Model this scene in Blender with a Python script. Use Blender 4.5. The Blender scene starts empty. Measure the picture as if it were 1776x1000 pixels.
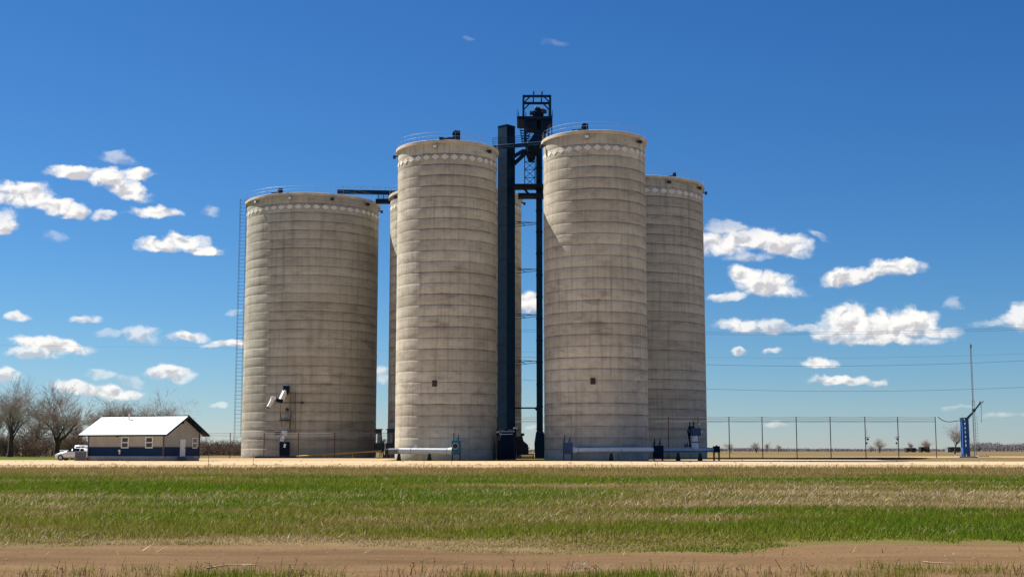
import bpy, math, random
import numpy as np
from mathutils import Vector, Matrix
random.seed(7)
rng = np.random.default_rng(11)
R_ = math.radians
scene = bpy.context.scene
C = scene.collection

# ------------------------------------------------------------------ camera model
FPX, HOR, CAMH = 2250.0, 779.0, 1.4
PITCH = math.atan((HOR - 500) / FPX)
cp, sp = math.cos(PITCH), math.sin(PITCH)

def P(x, y, Y):
    """world point at distance Y seen at photo position x, y"""
    u, v = (x - 888) / FPX, (500 - y) / FPX
    t = Y / (cp - v * sp)
    return Vector((u * t, Y, CAMH + t * (sp + v * cp)))

def smooth(a, b, x):
    t = np.clip((x - a) / (b - a), 0, 1)
    return t * t * (3 - 2 * t)

def gz(x, y):
    return float(gza(np.array([x], float), np.array([y], float))[0])

def gza(x, y):
    return smooth(165, 190, y) * (0.10 + 0.22 * smooth(18, 70, x)) + smooth(12.5, 16, 32 - y) * 0.0

def G(x, Y):
    """ground point under photo column x at distance Y"""
    p = P(x, 790, Y)
    p.z = gz(p.x, p.y)
    return p

# ------------------------------------------------------------------ object helpers
def tag(o, label=None, cat=None, group=None, kind=None):
    if label: o['label'] = label
    if cat: o['category'] = cat
    if group: o['group'] = group
    if kind: o['kind'] = kind
    return o

def thing(name, label, cat, loc=(0, 0, 0), rz=0.0, group=None):
    o = bpy.data.objects.new(name, None)
    o.empty_display_size = 0.3
    C.objects.link(o)
    o.location = loc
    o.rotation_euler = (0, 0, rz)
    return tag(o, label, cat, group)

def copy_tree(o, parent=None):
    c = o.copy()
    C.objects.link(c)
    if parent: c.parent = parent
    for ch in o.children:
        copy_tree(ch, c)
    return c

def frame_of(d):
    d = Vector(d).normalized()
    up = Vector((0, 0, 1)) if abs(d.z) < 0.95 else Vector((0, 1, 0))
    a = d.cross(up).normalized()
    b = a.cross(d).normalized()
    return d, a, b

class MB:
    def __init__(s):
        s.v, s.f, s.sm = [], [], []
    def add(s, vs, fs, smooth=False):
        n = len(s.v)
        s.v += [tuple(v) for v in vs]
        s.f += [tuple(i + n for i in f) for f in fs]
        s.sm += [smooth] * len(fs)
        return s
    def box(s, c, size, rz=0.0, M=None):
        hx, hy, hz = size[0] / 2, size[1] / 2, size[2] / 2
        m = M or Matrix.Rotation(rz, 3, 'Z')
        c = Vector(c)
        vs = [c + m @ Vector((x * hx, y * hy, z * hz)) for x in (-1, 1) for y in (-1, 1) for z in (-1, 1)]
        return s.add(vs, [(0, 1, 3, 2), (4, 6, 7, 5), (0, 4, 5, 1), (2, 3, 7, 6), (0, 2, 6, 4), (1, 5, 7, 3)])
    def beam(s, p, q, w, h=None):
        h = h or w
        p, q = Vector(p), Vector(q)
        d, a, b = frame_of(q - p)
        m = Matrix((a, d, b)).transposed()
        return s.box((p + q) / 2, (w, (q - p).length, h), M=m)
    def tube(s, p, q, r0, r1=None, n=8, caps=True):
        r1 = r0 if r1 is None else r1
        p, q = Vector(p), Vector(q)
        d, a, b = frame_of(q - p)
        vs = []
        for c, r in ((p, r0), (q, r1)):
            for k in range(n):
                t = 2 * math.pi * k / n
                vs.append(c + a * (r * math.cos(t)) + b * (r * math.sin(t)))
        fs = [(k, (k + 1) % n, n + (k + 1) % n, n + k) for k in range(n)]
        s.add(vs, fs, n > 5)
        if caps:
            s.add(vs, [tuple(range(n))[::-1], tuple(range(n, 2 * n))])
        return s
    def path(s, pts, radii, n=4):
        m = len(pts)
        vs, fs = [], []
        for i, p in enumerate(pts):
            d = (pts[min(i + 1, m - 1)] - pts[max(i - 1, 0)])
            d, a, b = frame_of(d)
            for k in range(n):
                t = 2 * math.pi * k / n
                vs.append(p + a * (radii[i] * math.cos(t)) + b * (radii[i] * math.sin(t)))
        for i in range(m - 1):
            for k in range(n):
                fs.append((i * n + k, i * n + (k + 1) % n, (i + 1) * n + (k + 1) % n, (i + 1) * n + k))
        return s.add(vs, fs, True)
    def lathe(s, prof, n=64, c=(0, 0, 0), cap=True, smooth=True):
        vs, fs = [], []
        for r, z in prof:
            for k in range(n):
                t = 2 * math.pi * k / n
                vs.append((c[0] + r * math.cos(t), c[1] + r * math.sin(t), c[2] + z))
        for i in range(len(prof) - 1):
            for k in range(n):
                fs.append((i * n + k, i * n + (k + 1) % n, (i + 1) * n + (k + 1) % n, (i + 1) * n + k))
        return s.add(vs, fs, smooth)
    def prism(s, poly, d):
        """poly: list of 3d points (planar), extruded by vector d"""
        n = len(poly)
        d = Vector(d)
        vs = [Vector(p) for p in poly] + [Vector(p) + d for p in poly]
        fs = [tuple(range(n))[::-1], tuple(range(n, 2 * n))] + [(k, (k + 1) % n, n + (k + 1) % n, n + k) for k in range(n)]
        return s.add(vs, fs)
    def build(s, name, mat, parent=None, off=(0, 0, 0), bevel=0):
        me = bpy.data.meshes.new(name)
        o3 = Vector(off)
        me.from_pydata([(v[0] - o3.x, v[1] - o3.y, v[2] - o3.z) for v in s.v], [], s.f)
        me.polygons.foreach_set('use_smooth', s.sm)
        me.materials.append(mat)
        import bmesh
        b = bmesh.new(); b.from_mesh(me)
        bmesh.ops.recalc_face_normals(b, faces=b.faces[:])
        b.to_mesh(me); b.free()
        me.update()
        o = bpy.data.objects.new(name, me)
        C.objects.link(o)
        if parent: o.parent = parent
        if bevel:
            md = o.modifiers.new('bevel', 'BEVEL'); md.width = bevel; md.segments = 2; md.limit_method = 'ANGLE'
        return o

# ------------------------------------------------------------------ materials
class NT:
    def __init__(s, name):
        s.m = bpy.data.materials.new(name)
        s.m.use_nodes = True
        s.t = s.m.node_tree
        s.bsdf = s.t.nodes['Principled BSDF']
        s.out = s.t.nodes['Material Output']
    def n(s, ty, **kw):
        nd = s.t.nodes.new(ty)
        for k, v in kw.items(): setattr(nd, k, v)
        return nd
    def l(s, a, b): s.t.links.new(a, b)
    def val(s, x, sock):
        if isinstance(x, (int, float)): sock.default_value = x
        elif isinstance(x, (tuple, list)): sock.default_value = x
        else: s.l(x, sock)
    def math(s, op, a, b=0.0, c=0.0, clamp=False):
        nd = s.n('ShaderNodeMath', operation=op, use_clamp=clamp)
        for i, x in enumerate((a, b, c)): s.val(x, nd.inputs[i])
        return nd.outputs[0]
    def vm(s, op, a, b=(0, 0, 0), out=0):
        nd = s.n('ShaderNodeVectorMath', operation=op)
        s.val(a, nd.inputs[0]); s.val(b, nd.inputs[1])
        return nd.outputs[out]
    def noise(s, vec, scale, detail=4, rough=0.55, dist=0.0, dim='3D'):
        nd = s.n('ShaderNodeTexNoise', noise_dimensions=dim)
        if vec is not None: s.l(vec, nd.inputs['Vector'])
        nd.inputs['Scale'].default_value = scale
        nd.inputs['Detail'].default_value = detail
        nd.inputs['Roughness'].default_value = rough
        nd.inputs['Distortion'].default_value = dist
        return nd.outputs['Fac']
    def ramp(s, fac, stops):
        nd = s.n('ShaderNodeValToRGB')
        while len(nd.color_ramp.elements) < len(stops): nd.color_ramp.elements.new(0.5)
        for e, (p, c) in zip(nd.color_ramp.elements, stops):
            e.position = p; e.color = c if len(c) == 4 else (*c, 1)
        s.l(fac, nd.inputs[0])
        return nd.outputs[0]
    def mix(s, fac, a, b, mode='MIX'):
        nd = s.n('ShaderNodeMix', data_type='RGBA', blend_type=mode)
        s.val(fac, nd.inputs[0])
        for x, i in ((a, 6), (b, 7)):
            if isinstance(x, tuple): nd.inputs[i].default_value = x if len(x) == 4 else (*x, 1)
            else: s.l(x, nd.inputs[i])
        return nd.outputs[2]
    def comb(s, x, y, z):
        nd = s.n('ShaderNodeCombineXYZ')
        for i, q in enumerate((x, y, z)): s.val(q, nd.inputs[i])
        return nd.outputs[0]
    def obj(s):
        return s.n('ShaderNodeTexCoord').outputs['Object']
    def sep(s, v):
        nd = s.n('ShaderNodeSeparateXYZ'); s.l(v, nd.inputs[0]); return nd.outputs
    def bump(s, h, strength=0.3, dist=0.02):
        nd = s.n('ShaderNodeBump'); nd.inputs['Strength'].default_value = strength
        nd.inputs['Distance'].default_value = dist
        s.l(h, nd.inputs['Height']); s.l(nd.outputs[0], s.bsdf.inputs['Normal'])

def simple(name, col, rough=0.6, metal=0.0, var=0.18, scale=1.5, spec=0.4):
    t = NT(name)
    v = t.obj()
    f = t.noise(v, scale, 5, 0.6)
    lo = tuple(c * (1 - var) for c in col); hi = tuple(min(1, c * (1 + var)) for c in col)
    c = t.ramp(f, [(0.3, lo), (0.7, hi)])
    t.l(c, t.bsdf.inputs['Base Color'])
    t.bsdf.inputs['Roughness'].default_value = rough
    t.bsdf.inputs['Metallic'].default_value = metal
    t.bsdf.inputs['Specular IOR Level'].default_value = spec
    return t.m

COURSE = 1.432
def concrete(name, a, b, c):
    t = NT(name)
    v = t.obj()
    x, y, z = t.sep(v)
    th = t.math('ARCTAN2', y, x)
    rnd = t.n('ShaderNodeObjectInfo').outputs['Random']
    off = t.math('MULTIPLY', rnd, 57.0)
    uw = t.math('MULTIPLY', th, 8.0)
    cyl = t.comb(t.math('ADD', uw, off), z, off)
    # wavering pour joints
    wob = t.noise(t.vm('MULTIPLY', cyl, (0.5, 0.0, 1)), 1.0, 3)
    zz = t.math('ADD', z, t.math('MULTIPLY', t.math('SUBTRACT', wob, 0.5), 0.10))
    q = t.math('DIVIDE', zz, COURSE)
    fr = t.math('FRACT', q)
    wn = t.n('ShaderNodeTexWhiteNoise', noise_dimensions='2D')
    t.l(t.comb(t.math('FLOOR', q), off, 0), wn.inputs['Vector'])
    # colour
    big = t.noise(t.vm('MULTIPLY', cyl, (0.10, 0.22, 1)), 1.0, 6, 0.62)
    base = t.ramp(big, [(0.30, a), (0.5, b), (0.72, c)])
    base = t.mix(t.math('MULTIPLY', t.math('SUBTRACT', wn.outputs[0], 0.35), 0.42, clamp=True), base, (0.27, 0.22, 0.165), 'MIX')
    # horizontal mottling inside a pour, vertical run-off streaks
    mot = t.noise(t.vm('MULTIPLY', cyl, (0.55, 1.15, 1)), 1.0, 7, 0.68)
    base = t.mix(t.ramp(mot, [(0.47, (0, 0, 0)), (0.72, (0.5,) * 3)]), base, (0.25, 0.21, 0.155))
    streak = t.noise(t.vm('MULTIPLY', cyl, (2.6, 0.10, 1)), 1.0, 5, 0.6)
    base = t.mix(t.ramp(streak, [(0.50, (0, 0, 0)), (0.72, (0.5,) * 3)]), base, (0.25, 0.205, 0.155))
    base = t.mix(t.ramp(streak, [(0.24, (0.3,) * 3), (0.42, (0, 0, 0))]), base, (0.66, 0.58, 0.46))
    wn2 = t.n('ShaderNodeTexWhiteNoise', noise_dimensions='3D')
    t.l(t.comb(t.math('FLOOR', q), t.math('FLOOR', t.math('MULTIPLY', th, 24 / (2 * math.pi))), off), wn2.inputs['Vector'])
    base = t.mix(t.math('MULTIPLY', wn2.outputs[0], 0.08), base, (0.24, 0.20, 0.155))
    dk = t.noise(t.vm('MULTIPLY', cyl, (0.16, 0.55, 1)), 1.0, 6, 0.62)
    base = t.mix(t.ramp(dk, [(0.57, (0, 0, 0)), (0.70, (0.5,) * 3)]), base, (0.17, 0.145, 0.12))
    # dark pour joints, with soft bulge shading painted in below each one
    jl = t.ramp(fr, [(0.0, (0.85,) * 3), (0.03, (0.7,) * 3), (0.055, (0.05,) * 3), (0.16, (0, 0, 0)),
                     (0.55, (0, 0, 0)), (0.93, (0.30,) * 3), (0.975, (0.80,) * 3), (1.0, (0.85,) * 3)])
    jn = t.noise(t.vm('MULTIPLY', cyl, (0.5, 0.7, 1)), 1.0, 4)
    jr = t.n('ShaderNodeTexWhiteNoise', noise_dimensions='2D'); t.l(t.comb(t.math('ROUND', q), t.math('ADD', off, 3.3), 0), jr.inputs['Vector'])
    jl = t.math('MULTIPLY', jl, t.math('MULTIPLY_ADD', jr.outputs[0], 0.75, 0.35))
    jm = t.math('MULTIPLY', jl, t.ramp(jn, [(0.3, (0.35,) * 3), (0.65, (1, 1, 1))]))
    base = t.mix(jm, base, (0.13, 0.10, 0.07))
    # form panel seams
    pf = t.math('FRACT', t.math('MULTIPLY', th, 24 / (2 * math.pi)))
    seam = t.ramp(pf, [(0.0, (0.09,) * 3), (0.02, (0, 0, 0)), (0.97, (0, 0, 0)), (1.0, (0.09,) * 3)])
    base = t.mix(t.math('MULTIPLY', seam, jn), base, (0.12, 0.1, 0.08))
    rn = t.noise(t.vm('MULTIPLY', cyl, (1.1, 0.035, 1)), 1.0, 5, 0.65)
    hi = t.math('MULTIPLY', t.ramp(rn, [(0.54, (0, 0, 0)), (0.70, (1, 1, 1))]), t.ramp(t.math('DIVIDE', z, 45.0), [(0.3, (0.12,) * 3), (0.93, (0.5,) * 3)]))
    base = t.mix(hi, base, (0.19, 0.165, 0.135))
    fine = t.noise(cyl, 6.0, 4, 0.7)
    base = t.mix(0.35, base, t.ramp(fine, [(0.25, (0.55,) * 3), (0.75, (1.35,) * 3)]), 'MULTIPLY')
    t.l(base, t.bsdf.inputs['Base Color'])
    t.bsdf.inputs['Roughness'].default_value = 0.92
    t.bsdf.inputs['Specular IOR Level'].default_value = 0.15
    t.bump(t.math('ADD', fine, t.math('MULTIPLY', mot, 2.0)), 0.35, 0.03)
    return t.m

M = {}
M['conc'] = concrete('silo_concrete', (0.51, 0.47, 0.375), (0.62, 0.575, 0.46), (0.72, 0.67, 0.55))
M['conc2'] = concrete('weathered_concrete', (0.46, 0.425, 0.34), (0.565, 0.525, 0.42), (0.66, 0.615, 0.50))
M['rim'] = simple('rim_concrete', (0.60, 0.53, 0.43), 0.9, 0, 0.2, 0.8, 0.15)
M['diamond'] = simple('diamond_paint', (0.78, 0.72, 0.63), 0.85, 0, 0.12, 1.2, 0.2)
M['blue'] = simple('blue_steel', (0.003, 0.026, 0.060), 0.65, 0.0, 0.3, 0.9, 0.12)
M['navy'] = simple('navy_steel', (0.003, 0.013, 0.034), 0.65, 0.0, 0.3, 0.9, 0.15)
M['teal'] = simple('teal_paint', (0.02, 0.13, 0.19), 0.5, 0.0, 0.25, 2.0)
M['bluebox'] = simple('bright_blue_paint', (0.012, 0.055, 0.125), 0.5, 0.0, 0.25, 2.0)
M['white'] = simple('white_metal', (0.82, 0.81, 0.79), 0.45, 0.0, 0.08, 1.5)
M['roofw'] = simple('white_roof_metal', (0.84, 0.84, 0.82), 0.4, 0.0, 0.05, 0.6)
M['galv'] = simple('galvanised_steel', (0.55, 0.57, 0.6), 0.45, 0.5, 0.15, 2.0)
M['dark'] = simple('dark_steel', (0.03, 0.03, 0.034), 0.6, 0.1, 0.3, 2.0)
M['post'] = simple('fence_steel', (0.11, 0.10, 0.09), 0.7, 0.2, 0.3, 3.0)
M['rust'] = simple('rusty_steel', (0.13, 0.055, 0.035), 0.85, 0.0, 0.35, 3.0, 0.2)
M['rail'] = simple('rail_steel', (0.3, 0.31, 0.33), 0.5, 0.3, 0.1, 3.0)
M['lens'] = simple('lamp_glass', (0.85, 0.85, 0.83), 0.2, 0.0, 0.03, 3.0)
M['yellow'] = simple('yellow_paint', (0.45, 0.29, 0.06), 0.6, 0.0, 0.25, 2.0)
M['wire'] = simple('cable_sheath', (0.05, 0.055, 0.07), 0.6, 0.0, 0.1, 1.0)
M['pole'] = simple('pole_wood', (0.11, 0.085, 0.065), 0.9, 0.0, 0.3, 1.0)
M['pad'] = simple('pad_concrete', (0.42, 0.38, 0.32), 0.9, 0.0, 0.2, 0.8, 0.15)
M['glass'] = simple('window_glass', (0.02, 0.024, 0.03), 0.12, 0.0, 0.2, 1.0, 0.6)
M['tyre'] = simple('tyre_rubber', (0.018, 0.018, 0.018), 0.85, 0.0, 0.2, 5.0)
M['carwhite'] = simple('white_car_paint', (0.78, 0.78, 0.77), 0.25, 0.0, 0.03, 1.0, 0.5)
M['grey'] = simple('grey_paint', (0.22, 0.22, 0.22), 0.6, 0.0, 0.15, 1.0)
M['bark'] = simple('tree_bark', (0.075, 0.058, 0.047), 0.95, 0.0, 0.35, 2.0, 0.1)
M['twig'] = simple('bare_twigs', (0.36, 0.30, 0.25), 0.95, 0.0, 0.35, 0.4, 0.1)
M['brush'] = simple('brown_brush', (0.15, 0.105, 0.078), 0.95, 0.0, 0.45, 0.12, 0.1)
M['faraway'] = simple('hazed_brush', (0.24, 0.22, 0.235), 0.95, 0.0, 0.3, 0.05, 0.1)  # paler bluish tone puts distance haze into the brush colour
M['boxcar'] = simple('dark_container', (0.035, 0.025, 0.025), 0.8, 0.0, 0.3, 0.5)
M['brownbox'] = simple('brown_container', (0.09, 0.055, 0.045), 0.8, 0.0, 0.3, 0.5)
M['deadwood'] = simple('bleached_wood', (0.44, 0.35, 0.25), 0.9, 0.0, 0.2, 8.0, 0.1)

def siding(name, col, pitch=0.23):
    t = NT(name)
    v = t.obj()
    x, y, z = t.sep(v)
    s = t.math('ADD', x, y)
    fr = t.math('FRACT', t.math('DIVIDE', s, pitch))
    rib = t.ramp(fr, [(0.0, (1, 1, 1)), (0.12, (0, 0, 0)), (0.88, (0, 0, 0)), (1, (1, 1, 1))])
    n = t.noise(v, 0.9, 5)
    c = t.ramp(n, [(0.3, tuple(q * 0.9 for q in col)), (0.7, tuple(q * 1.08 for q in col))])
    t.l(c, t.bsdf.inputs['Base Color'])
    t.bsdf.inputs['Roughness'].default_value = 0.6
    t.bsdf.inputs['Specular IOR Level'].default_value = 0.2
    t.bump(rib, 0.8, 0.03)
    return t.m
M['siding'] = siding('beige_siding', (0.40, 0.385, 0.345))
M['sidingblue'] = siding('blue_siding', (0.003, 0.026, 0.085))

# ------------------------------------------------------------------ lattice noise shared by ground and grass
def vnoise(x, y, seed):
    r = np.random.default_rng(seed)
    T = r.random((256, 256))
    xi, yi = np.floor(x).astype(int), np.floor(y).astype(int)
    fx, fy = x - xi, y - yi
    fx, fy = fx * fx * (3 - 2 * fx), fy * fy * (3 - 2 * fy)
    a, b = T[xi % 256, yi % 256], T[(xi + 1) % 256, yi % 256]
    c, d = T[xi % 256, (yi + 1) % 256], T[(xi + 1) % 256, (yi + 1) % 256]
    return (a * (1 - fx) + b * fx) * (1 - fy) + (c * (1 - fx) + d * fx) * fy
def fbm(x, y, seed, o=4):
    s, amp, tot = 0, 1.0, 0
    for k in range(o):
        s = s + amp * vnoise(x * 2 ** k + 31.7 * k, y * 2 ** k + 17.3 * k, seed + k)
        tot += amp; amp *= 0.55
    return s / tot

def dryness(x, y):
    """0 = green sward, 1 = dead straw; long streaks along the field rows"""
    n = fbm(x * 0.085 + 40, y * 0.24 + 9, 101, 5)
    n2 = fbm(x * 0.25, y * 0.6, 202, 3)
    d = 0.38 + (n - 0.5) * 2.1 + (n2 - 0.5) * 1.1
    d = d + 0.75 * smooth(60, 76, y) - 0.25 * smooth(21, 24, 47 - y) * smooth(-2, 14, x)
    u = x / np.maximum(y, 1)
    rt, lf = smooth(0.0, 0.16, u), smooth(0.0, -0.22, u)
    yw_ = y + (n2 - 0.5) * 5
    d = d + rt * (0.42 * smooth(27.5, 31, yw_) * smooth(50, 42, yw_) - 0.18 * smooth(20, 22, yw_) * smooth(29, 26.5, yw_) - 0.25 * smooth(50, 54, yw_) * smooth(66, 60, yw_))
    d = d + lf * (-0.35 * smooth(23.5, 25.5, yw_) * smooth(32, 29, yw_) + 0.12 * smooth(33, 37, yw_) * smooth(52, 44, yw_))
    d = d + 0.25 * smooth(20.6, 18.8, y + (n2 - 0.5) * 2)
    return np.clip(d, 0, 1)

def new_mesh(name, V, F, mat, attr=None, sm=False):
    me = bpy.data.meshes.new(name)
    V = np.asarray(V, np.float32); F = np.asarray(F, np.int32)
    k = F.shape[1]
    me.vertices.add(len(V)); me.vertices.foreach_set('co', V.ravel())
    me.loops.add(F.size); me.loops.foreach_set('vertex_index', F.ravel())
    me.polygons.add(len(F))
    me.polygons.foreach_set('loop_start', np.arange(0, F.size, k, dtype=np.int32))
    if sm: me.polygons.foreach_set('use_smooth', np.ones(len(F), bool))
    me.update(calc_edges=True)
    if attr is not None:
        at = me.attributes.new('tint', 'FLOAT', 'POINT')
        at.data.foreach_set('value', np.asarray(attr, np.float32))
    me.materials.append(mat)
    o = bpy.data.objects.new(name, me)
    C.objects.link(o)
    return o

# ground sheet
def ground_mat():
    t = NT('field_ground')
    tint = t.n('ShaderNodeAttribute', attribute_name='tint').outputs['Fac']
    v = t.obj()
    n = t.noise(t.vm('MULTIPLY', v, (1, 2.2, 1)), 1.6, 8, 0.7)
    f = t.math('ADD', tint, t.math('MULTIPLY', t.math('SUBTRACT', n, 0.5), 0.7), clamp=True)
    c = t.ramp(f, [(0.0, (0.085, 0.11, 0.014)), (0.4, (0.125, 0.118, 0.028)), (0.72, (0.15, 0.112, 0.05)), (1.0, (0.20, 0.14, 0.065))])
    t.l(c, t.bsdf.inputs['Base Color'])
    t.bsdf.inputs['Roughness'].default_value = 1.0
    t.bsdf.inputs['Specular IOR Level'].default_value = 0.05
    t.bump(n, 0.6, 0.08)
    return t.m
M['ground'] = ground_mat()
def grid_sheet(name, xs, ys, mat, zoff=0.0, tint=None, zfun=None):
    X, Y = np.meshgrid(xs, ys)
    Z = gza(X, Y) + zoff
    if zfun is not None: Z = Z + zfun(X, Y)
    nx, ny = len(xs), len(ys)
    V = np.stack([X.ravel(), Y.ravel(), Z.ravel()], 1)
    i = np.arange(nx * ny).reshape(ny, nx)
    F = np.stack([i[:-1, :-1].ravel(), i[:-1, 1:].ravel(), i[1:, 1:].ravel(), i[1:, :-1].ravel()], 1)
    return new_mesh(name, V, F, mat, None if tint is None else tint(X, Y).ravel(), True)

xs = np.unique(np.concatenate([np.linspace(-60, 60, 200), np.linspace(-300, 300, 150), np.linspace(-6000, 6000, 121)]))
ys = np.unique(np.concatenate([np.linspace(-60, 12, 20), np.linspace(12, 110, 260), np.linspace(110, 260, 120), np.geomspace(260, 9000, 60)]))
def gt(X, Y):
    d = dryness(X, Y)
    far = fbm(X * 0.02, Y * 0.012, 77, 4)
    d = np.where(Y < 23, np.maximum(d, 0.55 * smooth(23, 20, Y)), d)
    d = np.where(Y > 105, np.clip(0.78 + (far - 0.5) * 1.1, 0, 1), d)
    strip = smooth(172, 178, Y) * smooth(262, 250, Y) * smooth(-56, -60, X)
    return d * (1 - strip)
def bumps(X, Y):
    w = smooth(12, 14, Y) * smooth(108, 100, Y)
    return (fbm(X * 0.22, Y * 0.22, 55, 2) - 0.5) * 0.10 * w
xs = np.unique(np.concatenate([xs, np.arange(-26, 26, 0.22)])); ys = np.unique(np.concatenate([ys, np.arange(12, 24, 0.14)]))
tag(grid_sheet('ground', xs, ys, M['ground'], 0, gt, bumps), kind='structure')

def gravel_mat(name, lo, hi, sc):
    t = NT(name)
    v = t.obj()
    n = t.noise(t.vm('MULTIPLY', v, (0.25, 1.0, 1)), sc, 8, 0.7)
    n2 = t.noise(v, sc * 14, 3, 0.6)
    n3 = t.noise(t.vm('MULTIPLY', v, (0.03, 0.5, 1)), 1.0, 4, 0.5)
    f = t.math('ADD', t.math('MULTIPLY', n, 0.5), t.math('ADD', t.math('MULTIPLY', n2, 0.15), t.math('MULTIPLY', n3, 0.35)))
    c = t.ramp(f, [(0.32, lo), (0.65, hi)])
    t.l(c, t.bsdf.inputs['Base Color'])
    t.bsdf.inputs['Roughness'].default_value = 1.0
    t.bsdf.inputs['Specular IOR Level'].default_value = 0.05
    t.bump(n2, 0.5, 0.04)
    return t.m
M['gravel'] = gravel_mat('pale_gravel', (0.39, 0.275, 0.155), (0.59, 0.44, 0.275), 0.4)
M['shoulder'] = gravel_mat('gravel_shoulder', (0.30, 0.20, 0.105), (0.48, 0.335, 0.185), 0.5)
M['dirt'] = gravel_mat('brown_dirt', (0.09, 0.054, 0.025), (0.225, 0.140, 0.070), 1.1)

def band(name, x0, x1, nx, lo, hi, zoff, mat, ny=10):
    """a strip of ground between the ragged edges lo(x) and hi(x)"""
    X = np.linspace(x0, x1, nx)
    a, b = lo(X), hi(X)
    t = np.linspace(0, 1, ny)[:, None]
    YY = a[None, :] * (1 - t) + b[None, :] * t
    XX = np.repeat(X[None, :], ny, 0)
    ZZ = gza(XX, YY) + zoff + bumps(XX, YY)
    V = np.stack([XX.ravel(), YY.ravel(), ZZ.ravel()], 1)
    i = np.arange(nx * ny).reshape(ny, nx)
    F = np.stack([i[:-1, :-1].ravel(), i[:-1, 1:].ravel(), i[1:, 1:].ravel(), i[1:, :-1].ravel()], 1)
    return tag(new_mesh(name, V, F, mat, None, True), kind='structure')
def rag(X, seed, sc, amp): return (fbm(X * sc, X * 0 + 3.3, seed, 4) - 0.5) * 2 * amp
band('gravel_shoulder', -160, 160, 900, lambda X: 98 + rag(X, 5, 0.3, 4), lambda X: 119 + rag(X, 6, 0.2, 3), 0.012, M['shoulder'], 16)
band('gravel_road', -160, 160, 900, lambda X: 116 + rag(X, 8, 0.12, 5), lambda X: 158 - 6 * smooth(20, 45, X) + rag(X, 9, 0.2, 1.5), 0.03, M['gravel'], 24)
band('gravel_yard', -75, -16, 300, lambda X: 150 + X * 0, lambda X: 196 + rag(X, 12, 0.2, 3) - 22 * smooth(-45, -52, X), 0.02, M['shoulder'], 24)
band('gravel_lane', 30, 170, 300, lambda X: 186 + rag(X, 13, 0.1, 2), lambda X: 203 + rag(X, 14, 0.1, 2), 0.02, M['gravel'], 8)
band('gravel_apron', 16, 48, 200, lambda X: 166 + rag(X, 15, 0.3, 1), lambda X: 175 + rag(X, 16, 0.3, 2), 0.02, M['gravel'], 8)
def track_hi(X):
    return 18.4 + rag(X, 21, 0.22, 0.6) + rag(X, 23, 1.3, 0.35) + 0.8 * smooth(0, -6, X) + 1.3 * smooth(2.5, 5.5, X)
band('dirt_track', -24, 24, 700,
     lambda X: 12.6 + rag(X, 20, 0.5, 0.3),
     track_hi, 0.008, M['dirt'], 40)

# ------------------------------------------------------------------ grass
def blade_mat(name, stops):
    t = NT(name)
    tint = t.n('ShaderNodeAttribute', attribute_name='tint').outputs['Fac']
    c = t.ramp(tint, stops)
    t.l(c, t.bsdf.inputs['Base Color'])
    t.bsdf.inputs['Roughness'].default_value = 0.75
    t.bsdf.inputs['Specular IOR Level'].default_value = 0.15
    tr = t.n('ShaderNodeBsdfTranslucent'); t.l(c, tr.inputs[0])
    mx = t.n('ShaderNodeMixShader'); mx.inputs[0].default_value = 0.35
    t.l(t.bsdf.outputs[0], mx.inputs[1]); t.l(tr.outputs[0], mx.inputs[2]); t.l(mx.outputs[0], t.out.inputs[0])
    return t.m
M['blade'] = blade_mat('grass_blades', [(0.0, (0.105, 0.185, 0.006)), (0.35, (0.20, 0.215, 0.020)), (0.65, (0.30, 0.215, 0.075)), (1.0, (0.62, 0.52, 0.33))])

def blades(name, x, y, h, w, tint, lean, spread, sinkz=0.0):
    n = len(x)
    z = gza(x, y) + bumps(x, y) - 0.01 + sinkz
    a = rng.random(n) * math.pi * 2
    yaw = rng.normal(0, 0.7, n)
    dx, dy = np.cos(yaw) * w / 2, np.sin(yaw) * w / 2
    tx = lean * h + np.cos(a) * spread * h * rng.random(n)
    ty = np.sin(a) * spread * h * rng.random(n)
    b0 = np.stack([x - dx, y - dy, z], 1); b1 = np.stack([x + dx, y + dy, z], 1)
    tp = np.stack([x + tx, y + ty, z + h], 1)
    V = np.empty((n * 3, 3)); V[0::3] = b0; V[1::3] = b1; V[2::3] = tp
    F = np.arange(n * 3).reshape(n, 3)
    return new_mesh(name, V, F, M['blade'], np.repeat(tint, 3))
def scatter(n, y0, y1, power, marg=1.08):
    """points over the visible field, thinning with distance"""
    u = rng.random(n)
    if abs(power - 1) < 1e-6: y = y0 * (y1 / y0) ** u
    else:
        k = 1 - power
        y = (y0 ** k + u * (y1 ** k - y0 ** k)) ** (1 / k)
    x = (rng.random(n) * 2 - 1) * 0.40 * y * marg
    return x, y

x, y = scatter(350000, 16.6, 97, 1.15)
d = dryness(x, y)
keep = rng.random(len(x)) < np.clip((y - track_hi(x)) / 0.9 + 0.1 + (fbm(x * .7, y * .9, 91, 4) - 0.5) * 3.2, 0, 1)
x, y, d = x[keep], y[keep], d[keep]
n = len(x)
sz = (0.55 + 0.9 * rng.random(n))
grow = 0.38 + 0.62 * smooth(18.5, 23, y) + 0.5 * smooth(30, 70, y)
h = 0.085 * sz * grow * (0.75 + 0.7 * (1 - d)) * (0.45 + 1.1 * fbm(x * 1.3, y * 1.3, 640, 3)) + 0.16 * smooth(60, 80, y) * rng.random(n)
w = (0.012 + 0.00032 * y) * (0.7 + 0.6 * rng.random(n))
ti = np.clip(d * 0.72 + rng.normal(0.02, 0.13, n), 0, 0.86)
ti = np.where(y > 66, np.clip(ti, 0.0, 0.70), ti)
tag(blades('grass', x, y, h, w, ti, 0.12, 1.0), 'short rough field grass, green and tan in streaks', 'grass', kind='stuff')

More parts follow.
